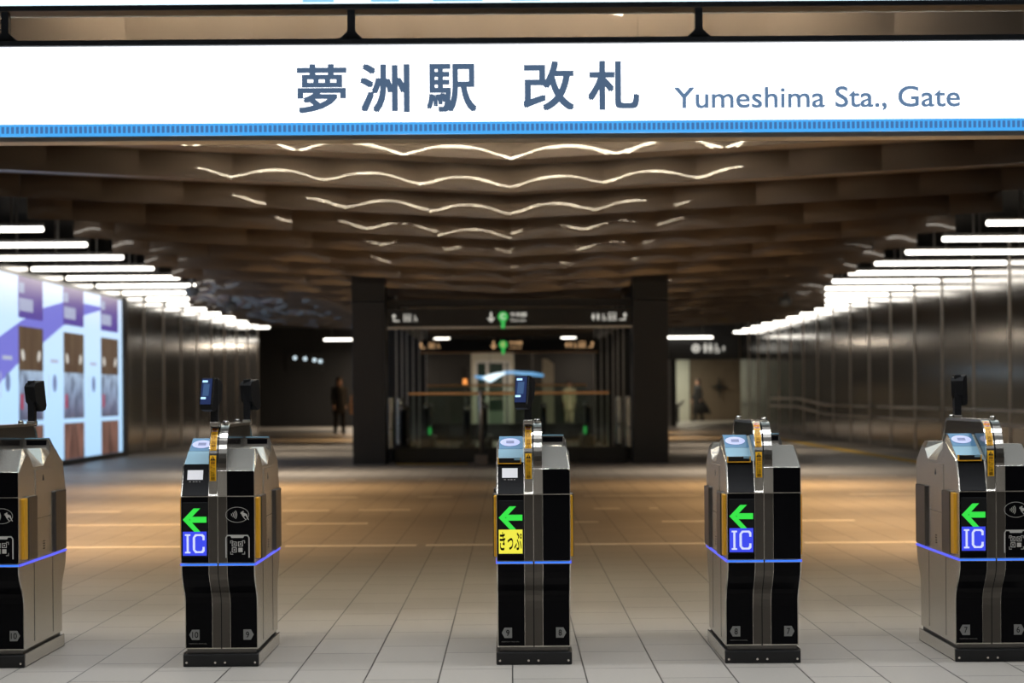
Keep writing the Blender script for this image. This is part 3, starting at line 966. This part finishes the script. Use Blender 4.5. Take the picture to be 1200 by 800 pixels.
            flat(sc_, [(-.025, -.048), (.027, -.048), (.027, .062), (-.025, .062)], lambda a, b: Hd(a, .0155, b))
            sc_o = sc_.build('screen', 'face_blue', fro)
            dsp = MB()
            flat(dsp, [(-.012, -.012), (.018, -.012), (.016, .040), (-.014, .040)], lambda a, b: Hd(a, .0162, b))
            dsp.build('camera_view', 'face_view', sc_o)
            li = MB()
            flat(li, [(-.004, .046), (.022, .046), (.022, .055), (-.004, .055)], lambda a, b: Hd(a, .017, b))
            flat(li, [(.000, -.026), (.025, -.026), (.025, -.017), (.000, -.017)], lambda a, b: Hd(a, .017, b))
            li.build('light_bar', 'face_light', fro)
            ed = MB()
            ed.prism([(-.031, -.055), (-.027, -.055), (-.027, .067), (-.031, .067)], .008, .018, lambda a, b, c: Hd(a, c, b))
            ed.box(.004, .036, GL - .105, GL - .055, 1.232, 1.235) if False else None
            ed.build('edge_trim', 'steel_bright', fro)
            MB().box(-.0, .038, GL - .11, GL - .05, 1.026, 1.045).map(P).build('pole_foot', 'steel', fro, .002)
    return g
gate(-2.250, 'leftmost ticket gate, cut off by the picture edge, with contactless and phone marks', None, '10', 'IC', screen=True, tap=True, face_rear=True)
gate(-1.250, 'ticket gate plated 10 and 9 with two face readers and a blue IC display', '10', '9', 'IC', screen=True, tap=True, face_front=True, face_rear=True)
gate(0.0876, 'middle ticket gate plated 9 and 8 with a yellow ticket display', '9', '8', 'きっぷ', slot=True, screen=True, face_front=True)
gate(1.0643, 'ticket gate plated 8 and 7 with no face reader on top', '8', '7', 'IC', slot=True)
gate(2.0475, 'rightmost ticket gate plated 7 and 6, black face reader at its far end', '7', '6', 'IC', slot=True, tap=True, face_rear=True)
# ------------------------------------------------------------------ LED wall on the left
lw = thing('video_wall', 'large bright video wall with repeated advertisement columns on the left', 'screen', (XL, 0, 0))
MB().box(0.0, .10, 28.6, 43.55, .10, 3.06).build('screen', 'lw_bg', lw)
MB().box(0.0, .13, 28.5, 43.95, .0, .095).build('plinth', 'frame_black', lw)
MB().box(0.0, .14, 43.56, 44.0, .0, 3.12).build('end_frame', 'frame_black', lw)
MB().box(0.0, .12, 28.5, 43.95, 3.062, 3.12).build('top_frame', 'steel_dark', lw)
def lwq(mb, y0, y1, z0, z1, off=.104):
    return mb.add([(off, y0, z0), (off, y1, z0), (off, y1, z1), (off, y0, z1)], [(0, 1, 2, 3)])
sw = MB()
swp = [(30.5, 1.0, 1.5), (33.0, 1.35, 2.05), (34.6, 1.75, 2.36), (36.2, 2.05, 2.62), (37.8, 2.38, 2.78), (39.6, 2.62, 2.84), (41.3, 2.78, 2.84)]
for (ya, a0, a1), (yb, b0, b1) in zip(swp, swp[1:]):
    sw.add([(.102, ya, a0), (.102, yb, b0), (.102, yb, b1), (.102, ya, a1)], [(0, 1, 2, 3)])
sw.build('swoosh_graphic', 'lw_swoosh', lw)
for c in range(-1, 3):
    ys, ye = 34.4 + 3.45 * c, 36.2 + 3.45 * c
    if ys < 29:
        ys = ys
    MBq = MB
    adp = lwq(MB(), ys, ye, 2.41, 3.058).build('advert_title', 'lw_purple', lw)
    tm = MB()
    lwq(tm, ys + .06, ys + .42, 2.80, 2.96, .106)
    for k in range(5):
        lwq(tm, ys + .08 + k * .2, ys + .25 + k * .2, 2.52, 2.72, .106)
    tm.build('title_blocks', 'lw_text', adp)
    lwq(MB(), ys, ye, 1.59, 2.28).build('advert_photo', 'lw_brown', lw)
    wm = MB()
    for yy, sgn_ in ((ys + .30, 1), (ye - .32, -1)):
        wm.add([(.107, yy + .11 * math.cos(a) + sgn_ * -.04 * math.sin(a), 1.83 + .09 * math.sin(a)) for a in [2 * PI * k / 16 for k in range(16)]], [tuple(range(16))])
    wm.build('light_spot', 'lw_white', lw)
    po = lwq(MB(), ys, ye, .80, 1.59).build('advert_photo', 'lw_people', lw)
    lwq(MB(), ys + .12, ys + .32, .98, 1.22, .107).build('red_figure', 'lw_red', po)
    lwq(MB(), ys, ye, .10, .72).build('advert_photo', 'lw_table', lw)
    fm = MB()
    yf = ys - .75
    fm.add([(.106, yf +   .17 * math.cos(a), 1.40 + .15 * math.sin(a)) for a in [2 * PI * k / 20 for k in range(20)]], [tuple(range(20))])
    fm.build('portrait', 'lw_face', lw)
    fm = MB()
    lwq(fm, yf - .35, yf + .30, 1.74, 1.80, .106)
    lwq(fm, yf - .50, yf - .44, 1.15, 1.55, .106)
    fm.build('caption', 'lw_text', lw)
# ------------------------------------------------------------------ handrails on the right wall
def handrail(ya, yb, label, kink=None):
    h = thing('handrail', label, 'handrail', (XR, 0, 0), 'double handrails on the right wall')
    for z in (.85, .62):
        pts = [(-.09, ya, z), (-.09, yb, z)]
        if kink:
            pts = [(-.09, ya, z), (-.09, kink[0], z), (-.09, kink[1], z + .16), (-.09, yb, z + .16)]
        MB().tube(pts, .024, 10).build('rail', 'rail_satin', h, 0, True)
    y = ya + .3
    while y < yb:
        MB().box(-.095, 0, y - .02, y + .02, .60, .625).box(-.095, 0, y - .02, y + .02, .83, .855).build('bracket', 'steel_dark', h)
        y += 2.4
handrail(49.4, 68.0, 'far double steel handrail on the right wall, its far part stepping up', (56.0, 61.7))
handrail(41.2, 48.0, 'middle straight double steel handrail on the right wall')
handrail(33.6, 40.4, 'nearest double steel handrail on the right wall, behind the rightmost gate')
# ------------------------------------------------------------------ escalator hall: pillars, frames, glass
PY = 37.4
for xa, xb, lab in ((-2.69, -2.135, 'left'), (2.045, 2.635, 'right')):
    p = thing('pillar', 'dark wood-grain square pillar on the %s of the escalator landing' % lab, 'pillar', ((xa + xb) / 2, PY, 0))
    w = (xb - xa) / 2
    MB().box(-w, w, 0, .9, 0, 2.74).build('shaft', 'wood_black', p, .006)
    MB().box(-w - .004, w + .004, -.004, .904, 2.745, 3.35).build('capital', 'frame_black', p, .004)
def icon_set(mb, items, fn):
    """tiny pictograms: list of (kind, cx, cz, size)"""
    for kind, cx, cz, s in items:
        if kind == 'disc':
            flat(mb, ell(cx, cz, s / 2, s / 2, 20), fn)
        elif kind == 'man':
            flat(mb, ell(cx, cz + s * .40, s * .11, s * .11, 10), fn)
            flat(mb, [(cx - s * .17, cz - s * .05), (cx + s * .17, cz - s * .05), (cx + s * .19, cz + s * .26), (cx - s * .19, cz + s * .26)], fn)
            flat(mb, [(cx - s * .11, cz - s * .5), (cx + s * .11, cz - s * .5), (cx + s * .13, cz - s * .05), (cx - s * .13, cz - s * .05)], fn)
        elif kind == 'woman':
            flat(mb, ell(cx, cz + s * .40, s * .11, s * .11, 10), fn)
            flat(mb, [(cx - s * .24, cz - s * .15), (cx + s * .24, cz - s * .15), (cx + s * .12, cz + s * .26), (cx - s * .12, cz + s * .26)], fn)
            flat(mb, [(cx - s * .09, cz - s * .5), (cx + s * .09, cz - s * .5), (cx + s * .09, cz - s * .15), (cx - s * .09, cz - s * .15)], fn)
        elif kind == 'chair':
            flat(mb, ell(cx - s * .08, cz + s * .40, s * .10, s * .10, 10), fn)
            flat(mb, [(cx - s * .14, cz - s * .1), (cx - s * .02, cz - s * .1), (cx - s * .02, cz + s * .28), (cx - s * .14, cz + s * .28)], fn)
            flat(mb, [(cx - s * .14, cz - s * .1), (cx + s * .22, cz - s * .1), (cx + s * .22, cz + s * .02), (cx - s * .14, cz + s * .02)], fn)
            flat(mb, [(cx + s * .16, cz - s * .4), (cx + s * .32, cz - s * .4), (cx + s * .22, cz - s * .1), (cx + s * .12, cz - s * .1)], fn)
            for poly in ring2d(cx, cz - s * .22, s * .28, s * .28, s * .08, 14, PI * .7, PI * 1.95):
                flat(mb, poly, fn)
        elif kind == 'box':
            for poly in ring2d(cx, cz, s * .62, s * .62, s * .10, 4, PI / 4, PI / 4 + 2 * PI):
                flat(mb, poly, fn)
            for q in (-.18, .18):
                flat(mb, [(cx + s * (q - .08), cz - s * .28), (cx + s * (q + .08), cz - s * .28), (cx + s * (q + .08), cz + s * .2), (cx + s * (q - .08), cz + s * .2)], fn)
        elif kind == 'down':
            flat(mb, [(cx - s * .09, cz - s * .1), (cx + s * .09, cz - s * .1), (cx + s * .09, cz + s * .5), (cx - s * .09, cz + s * .5)], fn)
            flat(mb, [(cx, cz - s * .5), (cx + s * .4, cz - s * .05), (cx + s * .2, cz - s * .05), (cx, cz - s * .26), (cx - s * .2, cz - s * .05), (cx - s * .4, cz - s * .05)][:3] + [(cx, cz - s * .24)], fn)
            flat(mb, [(cx, cz - s * .5), (cx, cz - s * .24), (cx - s * .2, cz - s * .05), (cx - s * .4, cz - s * .05)], fn)
        elif kind in ('uturnl', 'uturnr'):
            q = -1 if kind == 'uturnl' else 1
            flat(mb, [(cx - q * s * .5, cz - s * .45), (cx + q * s * .10, cz - s * .45), (cx + q * s * .10, cz - s * .3), (cx - q * s * .5, cz - s * .3)], fn)
            flat(mb, [(cx + q * s * .10, cz - s * .45), (cx + q * s * .25, cz - s * .45), (cx + q * s * .25, cz + s * .2), (cx + q * s * .10, cz + s * .2)], fn)
            flat(mb, [(cx + q * s * .175, cz + s * .5), (cx - q * s * .12, cz + s * .12), (cx + q * s * .47, cz + s * .12)], fn)
    return mb
def hanging_sign(name, label, Y, xa, xb, z0, z1, strip, scale, ink):
    g = thing(name, label, 'sign', (0, Y, 0))
    MB().box(xa, xb, 0, .22, z0, z1).build('board', 'frame_black', g)
    MB().box(xa, xb, -.015, .225, z0 - .035, z0 - .002).build('edge_strip', strip, g)
    fn = lambda a, b: (a, -.004, b)
    zc = (z0 + z1) / 2
    xc = px(590, 463, Y).x
    s = .17 * scale
    def one(kind, cx, cz, ss):
        icon_set(_w := MB(), [(kind, cx, cz, ss)], fn)
        _w.build('pictogram', ink, g)
    one('down', xc - .20 * scale, zc, s)
    text_mb('中央線', xc + .13 * scale, xc + .40 * scale, zc + .005, zc + .085 * scale, fn, 0.01).build('lettering', ink, g)
    text_mb('Chuo Line', xc + .13 * scale, xc + .38 * scale, zc - .075 * scale, zc - .02 * scale, fn, 0.0).build('lettering', ink, g)
    for it in (('uturnl', xa + .14 * scale, zc, s * .8), ('box', xa + .34 * scale, zc, s * .8), ('chair', xa + .48 * scale, zc - .01, s * .6),
               ('uturnr', xb - .14 * scale, zc, s * .8), ('box', xb - .33 * scale, zc, s * .9), ('chair', xb - .47 * scale, zc - .01, s * .7), ('man', xb - .57 * scale, zc, s * .7), ('woman', xb - .65 * scale, zc, s * .7)):
        one(*it)
    gr = MB()
    flat(gr, ell(xc, zc + .01, .085 * scale, .085 * scale, 24), lambda a, b: (a, -.006, b))
    flat(gr, [(xc - .035 * scale, zc - .06 * scale), (xc + .035 * scale, zc - .06 * scale), (xc + .03 * scale, zc - .19 * scale), (xc - .03 * scale, zc - .19 * scale)], lambda a, b: (a, -.018, b))
    gro = gr.build('line_symbol', 'line_green', g)
    text_mb('C', xc - .04 * scale, xc + .04 * scale, zc - .035 * scale, zc + .06 * scale, lambda a, b: (a, -.008, b), 0.02).build('lettering', ink, gro)
    return g
hanging_sign('hanging_sign', 'black hanging direction sign with white lower edge between the dark pillars', PY + .05, -2.10, 2.03, 2.315, 2.62, 'alu', 1.0, 'sign_lit')
hanging_sign('hanging_sign', 'smaller black hanging sign with copper lower edge, beyond the first one', 53.0, -2.30, 2.06, 2.20, 2.50, 'copper', 1.15, 'sign_lit_warm')
# beam above sign and side posts
trim(MB().box(-2.12, 2.04, PY + .3, PY + .5, 2.66, 2.79), 'wood_black')
for sx, lab in ((-1, 'left'), (1, 'right')):
    for i, y in enumerate((40.5, 42.6, 44.6, 47.4, 50.6, 54.6)):
        X = -2.22 if sx < 0 else 2.15
        p = thing('frame_post', 'dark slim post edged with steel, %s along the %s side of the escalator well' % (ORD[i], lab), 'post', (X, y, 0), 'posts along the escalator well')
        MB().box(-.10, .10, 0, .35, 0, 3.0).build('shaft', 'wood_black', p)
        MB().box(-sx * .10, -sx * .125, -.012, .012, .05, 3.0).build('edge_strip', 'alu', p)
    X = -2.2 if sx < 0 else 2.13
    tag(MB().box(X - .08, X + .08, PY + .9, 53.3, 2.45, 2.9).build('side_beam', 'wood_black'), 'dark lengthwise beam over the %s side of the escalator well' % lab, 'beam')
# glass balustrade
def balustrade(label, Y, xa, xb, zr, curb_h, rail_m, post_xs):
    b = thing('glass_balustrade', label, 'balustrade', (0, Y, 0))
    if curb_h:
        MB().box(xa - .25, xb + .3, 0, .3, 0, curb_h).build('curb', 'frame_black', b, .01)
    MB().box(xa, xb, -.03, .03, zr - .025, zr + .025).build('rail', rail_m, b, .008)
    e = [xa] + post_xs + [xb]
    for p, q in zip(e, e[1:]):
        MB().box(p + .012, q - .012, -.006, .006, curb_h, zr - .025).build('glass_panel', 'glass', b)
    return b
balustrade('front glass balustrade with bronze rail and black curb between the dark pillars', 38.0, px(479, 463, 38).x, px(714, 463, 38).x, 1.185, .26, 'copper', [px(525, 463, 38).x, px(566, 463, 38).x, px(668, 463, 38).x])
balustrade('rear glass balustrade with thin bronze rail at the far side of the escalator well', 57.0, px(500, 463, 57.0).x, px(687, 463, 57.0).x, 1.41, .42, 'copper', [-.1])
# escalator handrail ends
def newel(x, Y, label, glow):
    n = thing('escalator_handrail', label, 'escalator handrail', (x, Y, 0), 'black escalator handrail ends')
    prof = [(2.2, .92), (.32, .92)] + [(.30 + .30 * math.cos(a), .62 + .30 * math.sin(a)) for a in [PI / 2 + PI * k / 10 for k in range(1, 10)]] + [(.32, .32), (2.2, .32)]
    MB().tube([(0, a, b) for a, b in prof], .055, 10).build('rubber_handrail', 'black_matt', n, 0, True)
    MB().box(-.02, .02, .12, 2.2, .27, .90).build('balustrade_panel', 'frame_black', n)
    MB().box(-.13, .13, .0, 2.4, .0, .30).build('skirt', 'frame_black', n, .02)
    MB().rings([(0, .10, .90, .05, .05), (0, .10, .95, .055, .055), (0, .10, .985, .035, .035)], 12).build('sensor_cap', 'steel_bright', n)
    if glow:
        MB().prism(ell(.0, .42, .035, .09, 14), -.012, -.02, lambda a, b, c: (a + glow * .12, c - .0, b)).build('direction_light', 'green_glow', n)
newel(-1.90, 38.6, 'black escalator handrail end beside the left pillar', 0)
newel(-.79, 38.6, 'black escalator handrail end left of the steel barrier post', 0)
newel(-1.78, 46.0, 'black escalator handrail end deeper in the well at its left side, green light', .6)
newel(-.56, 46.0, 'black escalator handrail end right behind the steel barrier post', 0)
newel(.66, 46.0, 'black escalator handrail end behind the middle gate', 0)
newel(1.58, 46.0, 'black escalator handrail end at the right of the well, green light', -.6)
# barrier post
b = thing('barrier_post', 'round stainless post on a beige block before the glass balustrade', 'post', (px(563.5, 463, 37.0).x, 37.0, 0))
MB().box(-.105, .105, -.1, .1, 0, .16).build('base_block', 'beige', b, .01)
MB().tube([(0, 0, .15), (0, 0, 1.22), (0, 0, 1.26)], [.034, .034, .015], 14).build('pole', 'steel', b, 0, True)
# stainless side screens by the pillars
for x0, x1, Y, lab in ((454.5, 459.5, 38.9, 'just inside the left dark pillar'), (465.5, 471, 41.5, 'second inward from the left dark pillar'),
                       (722.5, 728, 41.5, 'second inward from the right dark pillar'), (734, 741, 38.9, 'just inside the right dark pillar')):
    a, c = px(x0, 463, Y).x, px(x1, 463, Y).x
    s = thing('side_screen', 'narrow stainless upright screen, %s' % lab, 'screen panel', ((a + c) / 2, Y, 0), 'stainless screens inside the pillars')
    w = (c - a) / 2
    MB().box(-w, w, 0, .7, .22, 1.12).build('screen', 'steel', s, .01)
    MB().box(-w - .02, w + .02, -.03, .73, 0, .22).build('foot', 'frame_black', s)
    MB().tube([(0, -.03, .55), (0, -.06, .57), (0, -.03, .60)], .02, 8).build('button', 'steel_bright', s)
# ------------------------------------------------------------------ far side
EY = 76.0
ev = thing('elevator', 'pale glazed elevator with white frame far behind the balustrade', 'elevator', (px(577.5, 463, EY).x, EY, 0))
s = EY / F
MB().box(-25 * s, 25 * s, 0, 1.9, 0, 2.62).build('shaft', 'pale_wall', ev)
fm = MB().box(-21 * s, 21 * s, -.06, .0, 2.26, 2.34)
for xx in (-19.5, -6.5, 14, 19.5):
    fm.box((xx - 1.6) * s, (xx + 1.6) * s, -.06, 0, 0, 2.30)
fm.build('door_frame', 'white_paint', ev)
MB().box(-18 * s, 18 * s, -.02, -.005, .05, 2.26).build('door_glass', mat('dark_green_glass', (0.02, 0.045, 0.035), 0.15), ev)
MB().box(-5 * s, 13 * s, -.03, -.02, .0, .62).build('kick_panel', mat('pale_green_panel', (0.22, 0.30, 0.24), 0.5), ev)
MB().box(-5 * s, 13 * s, -.035, -.02, 1.02, 1.07).build('push_bar', 'steel_bright', ev)
rb = thing('ribbon_light', 'wavy blue-white light ribbon hanging before the far elevator', 'light', (0, 73.5, 0))
pts = [px(x, y, 73.5) for x, y in ((556, 441), (566, 442.5), (574, 443.5), (582, 440), (592, 436.5), (600, 436), (612, 437.5), (624, 438), (637, 440))]
m1 = MB()
MB().tube([(p.x, 0, p.z) for p in pts], [.03, .06, .08, .07, .05, .05, .06, .06, .04], 8).build('blue_band', 'ribbon_blue', rb, 0, True)
MB().tube([(pts[i].x, -.07, pts[i].z) for i in (1, 2, 3, 4)], [.03, .13, .09, .03], 8).build('bright_band', 'ribbon_white', rb, 0, True)
hw = MB()
for i in (2, 7):
    hw.tube([(pts[i].x, 0, pts[i].z), (pts[i].x, 0, 3.74)], .008, 6)
hw.build('hanger_wire', 'steel_dark', rb)
pc = px(642.5, 463, 78)
q = thing('info_board', 'tall pale standing board right of the far elevator', 'board', (pc.x, 78, 0))
MB().prism([(-.2, 0), (.2, 0), (.2, 2.25), (-.05, 2.42), (-.2, 2.42)], 0, .1, lambda a, b, c: (a, c, b)).build('board', mat('board_face', (0.42, 0.38, 0.30), 0.6), q)
MB().box(-.26, .26, -.12, .22, 0, .06).build('foot', 'steel_dark', q)
pc = px(545, 463, 70)
q = thing('signal_lamp', 'small orange lamp on a slim dark post left of the far elevator', 'lamp', (pc.x, 70, 0))
MB().tube([(0, 0, .0), (0, 0, 1.45)], .04, 10).build('post', 'steel_dark', q)
MB().box(-.10, .10, -.06, .06, 1.40, 2.05).build('housing', 'frame_black', q, .01)
MB().rings([(0, -.065, 1.50, .06, .02), (0, -.065, 1.60, .07, .02), (0, -.065, 1.68, .05, .02)], 12).build('lens', 'orange_glow', q)
# toilet fascia
fa = thing('toilet_sign', 'dark fascia sign with white toilet pictograms at the far right', 'sign', (0, 78.0, 0))
p0, p1 = px(783, 421.5, 78), px(869, 400, 78)
MB().box(p0.x, XR, 0, .25, p0.z, 3.76).build('board', 'dark_wall', fa)
fn = lambda a, b: (a, -.006, b)
w = MB()
for kind, xx, yy, ss in (('disc', 815.5, 408, .30), ('man', 826.5, 407.5, .34), ('woman', 832.5, 407.5, .34), ('chair', 840, 408, .34), ('man', 848, 408, .18)):
    p = px(xx, yy, 78)
    icon_set(w := MB(), [(kind, p.x, p.z, ss)], fn).build('pictogram', 'sign_lit', fa)
p = px(815.5, 408, 78)
w = MB()
for poly in ring2d(p.x, p.z, .085, .085, .03, 16):
    flat(w, poly, lambda a, b: (a, -.012, b))
w.build('disc_mark', 'frame_black', fa)
# toilet lobby
trim(MB().box(5.6, 5.8, 78.3, 96.0, 0, 3.7), 'dark_wall')
trim(MB().box(6.0, px(808, 463, 95.9).x, 95.9, 96.0, 0, 2.75), 'pale_wall')
area('lobby_lamp', (7.2, 92.0, 3.0), 1.2, 80, (1.0, 0.86, 0.62))
area('lobby_lamp', (6.6, 94.0, 3.0), .8, 50, (0.95, 1.0, 0.85))
p = px(842.5, 453, 95.9)
st = [(.40 * math.sin(k * PI / 4) * (1 if k % 2 == 0 else .20), .46 * math.cos(k * PI / 4) * (1 if k % 2 == 0 else .20)) for k in range(8)]
tag(MB().prism([(p.x + a, p.z + c) for a, c in st], 95.80, 95.88, lambda a, b, c: (a, c, b)).build('wall_star', 'frame_black'), 'dark four-pointed star on the brown far wall', 'wall ornament')
p = px(790, 474, 90)
bn = thing('bench', 'white curved bench far behind the right dark pillar', 'bench', (p.x, 90, 0))
MB().prism([(-.38, .70), (-.30, .62), (.20, .62), (.38, .80), (.36, .92), (.22, .78), (-.34, .78)], -.3, .3, lambda a, b, c: (a, c, b)).build('seat', 'white_paint', bn, .02)
MB().box(-.25, -.17, -.2, .2, 0, .63).box(.1, .18, -.2, .2, 0, .63).build('support', 'steel_dark', bn)
# exit sign at the far left
ex = thing('sign_board', 'small dark board with a slanted row of lit figures at the far left end wall', 'sign', (px(356, 463, 84.5).x, 84.87, 0))
MB().box(-.7, .7, .0, .12, 2.15, 2.85).build('board', 'frame_black', ex)
w = MB()
for x_, y_ in ((344, 419), (356, 420), (367, 421.5), (374, 423)):
    p = px(x_ + 0.5, y_, 84.5)
    icon_set(w, [('disc', p.x - ex.location.x, p.z, .13)], fn)
w.build('lit_figures', 'ribbon_white', ex)
# ceiling pendants
def pendant(x, y, Y, label):
    p = px(x, y, Y)
    d = thing('ceiling_camera', label, 'camera', (p.x, Y, p.z), 'dome cameras under the ceiling')
    MB().tube([(0, 0, .06), (0, 0, max(.25, ceil_z(p.x) - p.z + .1))], .03, 10).build('stem', 'grey_plastic', d)
    MB().rings([(0, 0, -.10, .02, .02), (0, 0, -.07, .10, .10), (0, 0, 0, .13, .13), (0, 0, .07, .12, .12), (0, 0, .09, .05, .05)], 14).build('dome', 'grey_plastic', d, 0, True)
pendant(270, 359, 46, 'grey dome camera on a stem under the ceiling, left side')
pendant(920, 353, 46, 'grey dome camera on a stem under the ceiling, right side')
pendant(225, 341, 40, 'grey dome camera beside the left tube lights')
# ------------------------------------------------------------------ people
def person(label, loc, rz, height, coat, coat_len, walk, hair_long, trousers, bag=None, coat_hem=.24, back=0.0):
    k = height / 1.70
    o = thing('person', label, 'person', loc, None, rz)
    o.scale = (k, k, k)
    a = walk
    # joints: facing -y
    J = {'pelvis': (0, 0, .92), 'waist': (0, .0, 1.06), 'chest': (0, .0, 1.28), 'neck': (0, 0, 1.44), 'head0': (0, -.015, 1.52), 'head1': (0, -.02, 1.62), 'head2': (0, -.01, 1.68)}
    edges = [('pelvis', 'waist'), ('waist', 'chest'), ('chest', 'neck'), ('neck', 'head0'), ('head0', 'head1'), ('head1', 'head2')]
    rad = {'pelvis': .12, 'waist': .105, 'chest': .125, 'neck': .05, 'head0': .07, 'head1': .085, 'head2': .05}
    for s, n in ((-1, 'l'), (1, 'r')):
        f = a * s
        J.update({'sh' + n: (s * .17, 0, 1.39), 'el' + n: (s * .21, f * .06 + .02, 1.12), 'wr' + n: (s * .21, f * .14 - .06, .88), 'pa' + n: (s * .205, f * .16 - .08, .81),
                  'hp' + n: (s * .09, 0, .88), 'kn' + n: (s * .09, -f * .12 - .02, .49), 'an' + n: (s * .085, -f * .22 + (.10 if f < 0 else 0), .085 + (.02 if f < 0 else 0)), 'to' + n: (s * .09, -f * .22 + (.10 if f < 0 else 0) - .15, .035)})
        edges += [('chest', 'sh' + n), ('sh' + n, 'el' + n), ('el' + n, 'wr' + n), ('wr' + n, 'pa' + n), ('pelvis', 'hp' + n), ('hp' + n, 'kn' + n), ('kn' + n, 'an' + n), ('an' + n, 'to' + n)]
        rad.update({'sh' + n: .06, 'el' + n: .042, 'wr' + n: .028, 'pa' + n: .032, 'hp' + n: .085, 'kn' + n: .056, 'an' + n: .038, 'to' + n: .03})
        px_, py_, pz_ = J['pa' + n]
        for i, (dx, ln) in enumerate(((-.024, .065), (-.008, .075), (.008, .07), (.024, .055))):
            b1, b2 = 'f%d%s' % (i, n), 'g%d%s' % (i, n)
            J[b1] = (px_ + s * .004, py_ + dx, pz_ - ln * .55)
            J[b2] = (px_ - s * .012, py_ + dx - .005, pz_ - ln)
            edges += [('pa' + n, b1), (b1, b2)]
            rad[b1], rad[b2] = .009, .007
        J['t' + n] = (px_ - s * .01, py_ - .045, pz_ + .0)
        J['u' + n] = (px_ - s * .02, py_ - .058, pz_ - .03)
        edges += [('wr' + n, 't' + n), ('t' + n, 'u' + n)]
        rad['t' + n], rad['u' + n] = .010, .008
    names = list(J)
    me = bpy.data.meshes.new('body')
    me.from_pydata([J[n] for n in names], [(names.index(p), names.index(q)) for p, q in edges], [])
    me.materials.append(M['skin'])
    body = bpy.data.objects.new('body', me)
    COL.objects.link(body)
    body.parent = o
    sk = body.modifiers.new('skin', 'SKIN')
    for i, n in enumerate(names):
        sv = me.skin_vertices[0].data[i]
        sv.radius = (rad[n], rad[n])
        sv.use_root = (n == 'pelvis')
    sk.use_smooth_shade = True
    ss = body.modifiers.new('subsurf', 'SUBSURF')
    ss.levels = ss.render_levels = 1
    # face
    fc = MB()
    fc.tube([(0, -.100, 1.605), (0, -.122, 1.578), (0, -.10, 1.565)], [.008, .014, .010], 8)
    fc.build('nose', 'skin', o, 0, True)
    ey = MB()
    for s in (-1, 1):
        ey.rings([(s * .032, -.098, 1.598, .009, .006), (s * .032, -.098, 1.606, .012, .008), (s * .032, -.098, 1.613, .008, .006)], 8)
    ey.build('eyes', 'hair', o)
    MB().box(-.024, .024, -.092, -.086, 1.538, 1.545).build('mouth', mat('lips', (0.35, 0.10, 0.09), 0.5), o)
    # hair cap and length
    hr = MB()
    rs = [(0, .012, 1.735, .03, .035), (0, .010, 1.72, .075, .085), (0, .015, 1.68, .102, .105), (0, .025, 1.63, .106, .095), (0, .04, 1.58, .104, .08), (0, .05, 1.52, .098, .065)]
    if hair_long:
        rs += [(0, .065, 1.42, .105, .055), (0, .085, 1.32, .09, .04)]
    hr.rings(rs, 18)
    hr.build('hair', 'hair', o, 0, True)
    # trousers
    for s, n in ((-1, 'l'), (1, 'r')):
        h0, k0, a0 = Vector(J['hp' + n]), Vector(J['kn' + n]), Vector(J['an' + n])
        MB().tube([h0 + Vector((0, 0, .06)), h0, (h0 + k0) / 2, k0, (k0 + a0) / 2, a0 + Vector((0, 0, .01))], [.10, .108, .092, .074, .068, .062], 14).build('trouser_leg', trousers, o, 0, True)
        t0 = Vector(J['to' + n])
        MB().tube([a0 + Vector((0, .05, -.02)), a0 + Vector((0, 0, -.025)), (a0 + t0) / 2 + Vector((0, 0, -.005)), t0 + Vector((0, -.02, 0))], [.04, .048, .046, .026], 12).build('shoe', 'coat_black', o, 0, True)
    # coat with sleeves
    lo = coat_len
    ct = MB()
    ct.rings([(0, .02 + back, lo, coat_hem * .85, coat_hem * .80 + back), (0, .015 + back * .6, (lo + .95) / 2, coat_hem * .85, coat_hem * .74 + back * .5), (0, 0, .95, .195, .15), (0, 0, 1.10, .175, .135), (0, 0, 1.28, .20, .145), (0, 0, 1.38, .19, .115), (0, .005, 1.44, .10, .085), (0, .005, 1.475, .068, .068)], 20)
    ct.build('coat', coat, o, 0, True)
    for s, n in ((-1, 'l'), (1, 'r')):
        sh, el, wr = Vector(J['sh' + n]), Vector(J['el' + n]), Vector(J['wr' + n])
        MB().tube([sh + Vector((-s * .05, 0, .0)), sh + Vector((s * .01, 0, -.02)), (sh + el) / 2, el, (el + wr) / 2, wr], [.07, .078, .068, .06, .054, .05], 12).build('sleeve', coat, o, 0, True)
    return o
p = px(398, 509.0, 66.5)
person('person in a black coat and trousers walking, left of the left dark pillar', (p.x, 66.5, 0), 0.25, 1.70, 'coat_black', .62, .8, True, 'trouser_black')
hb = thing('handbag', 'tan shoulder bag carried at the side of the black-coated walker', 'bag', (p.x + .36, 66.4, .62))
MB().box(-.05, .05, -.12, .12, .0, .34).build('pouch', 'bag_tan', hb, .02)
MB().tube([(0, -.08, .33), (0, -.05, .55), (0, .05, .55), (0, .08, .33)], .012, 8).build('strap', 'bag_tan', hb)
p = px(818, 493, 93.5)
person('person in a long flared black coat walking past the brown far wall', (p.x, 93.5, 0), -1.25, 1.78, 'coat_black', .30, .7, True, 'trouser_black', coat_hem=.30, back=.16)
p = px(667.5, 497, 84.0)
person('person in a pale cream coat seen through the glass balustrade', (p.x, 84.0, 0), 0.1, 1.66, 'coat_cream', .55, .3, False, 'coat_cream')
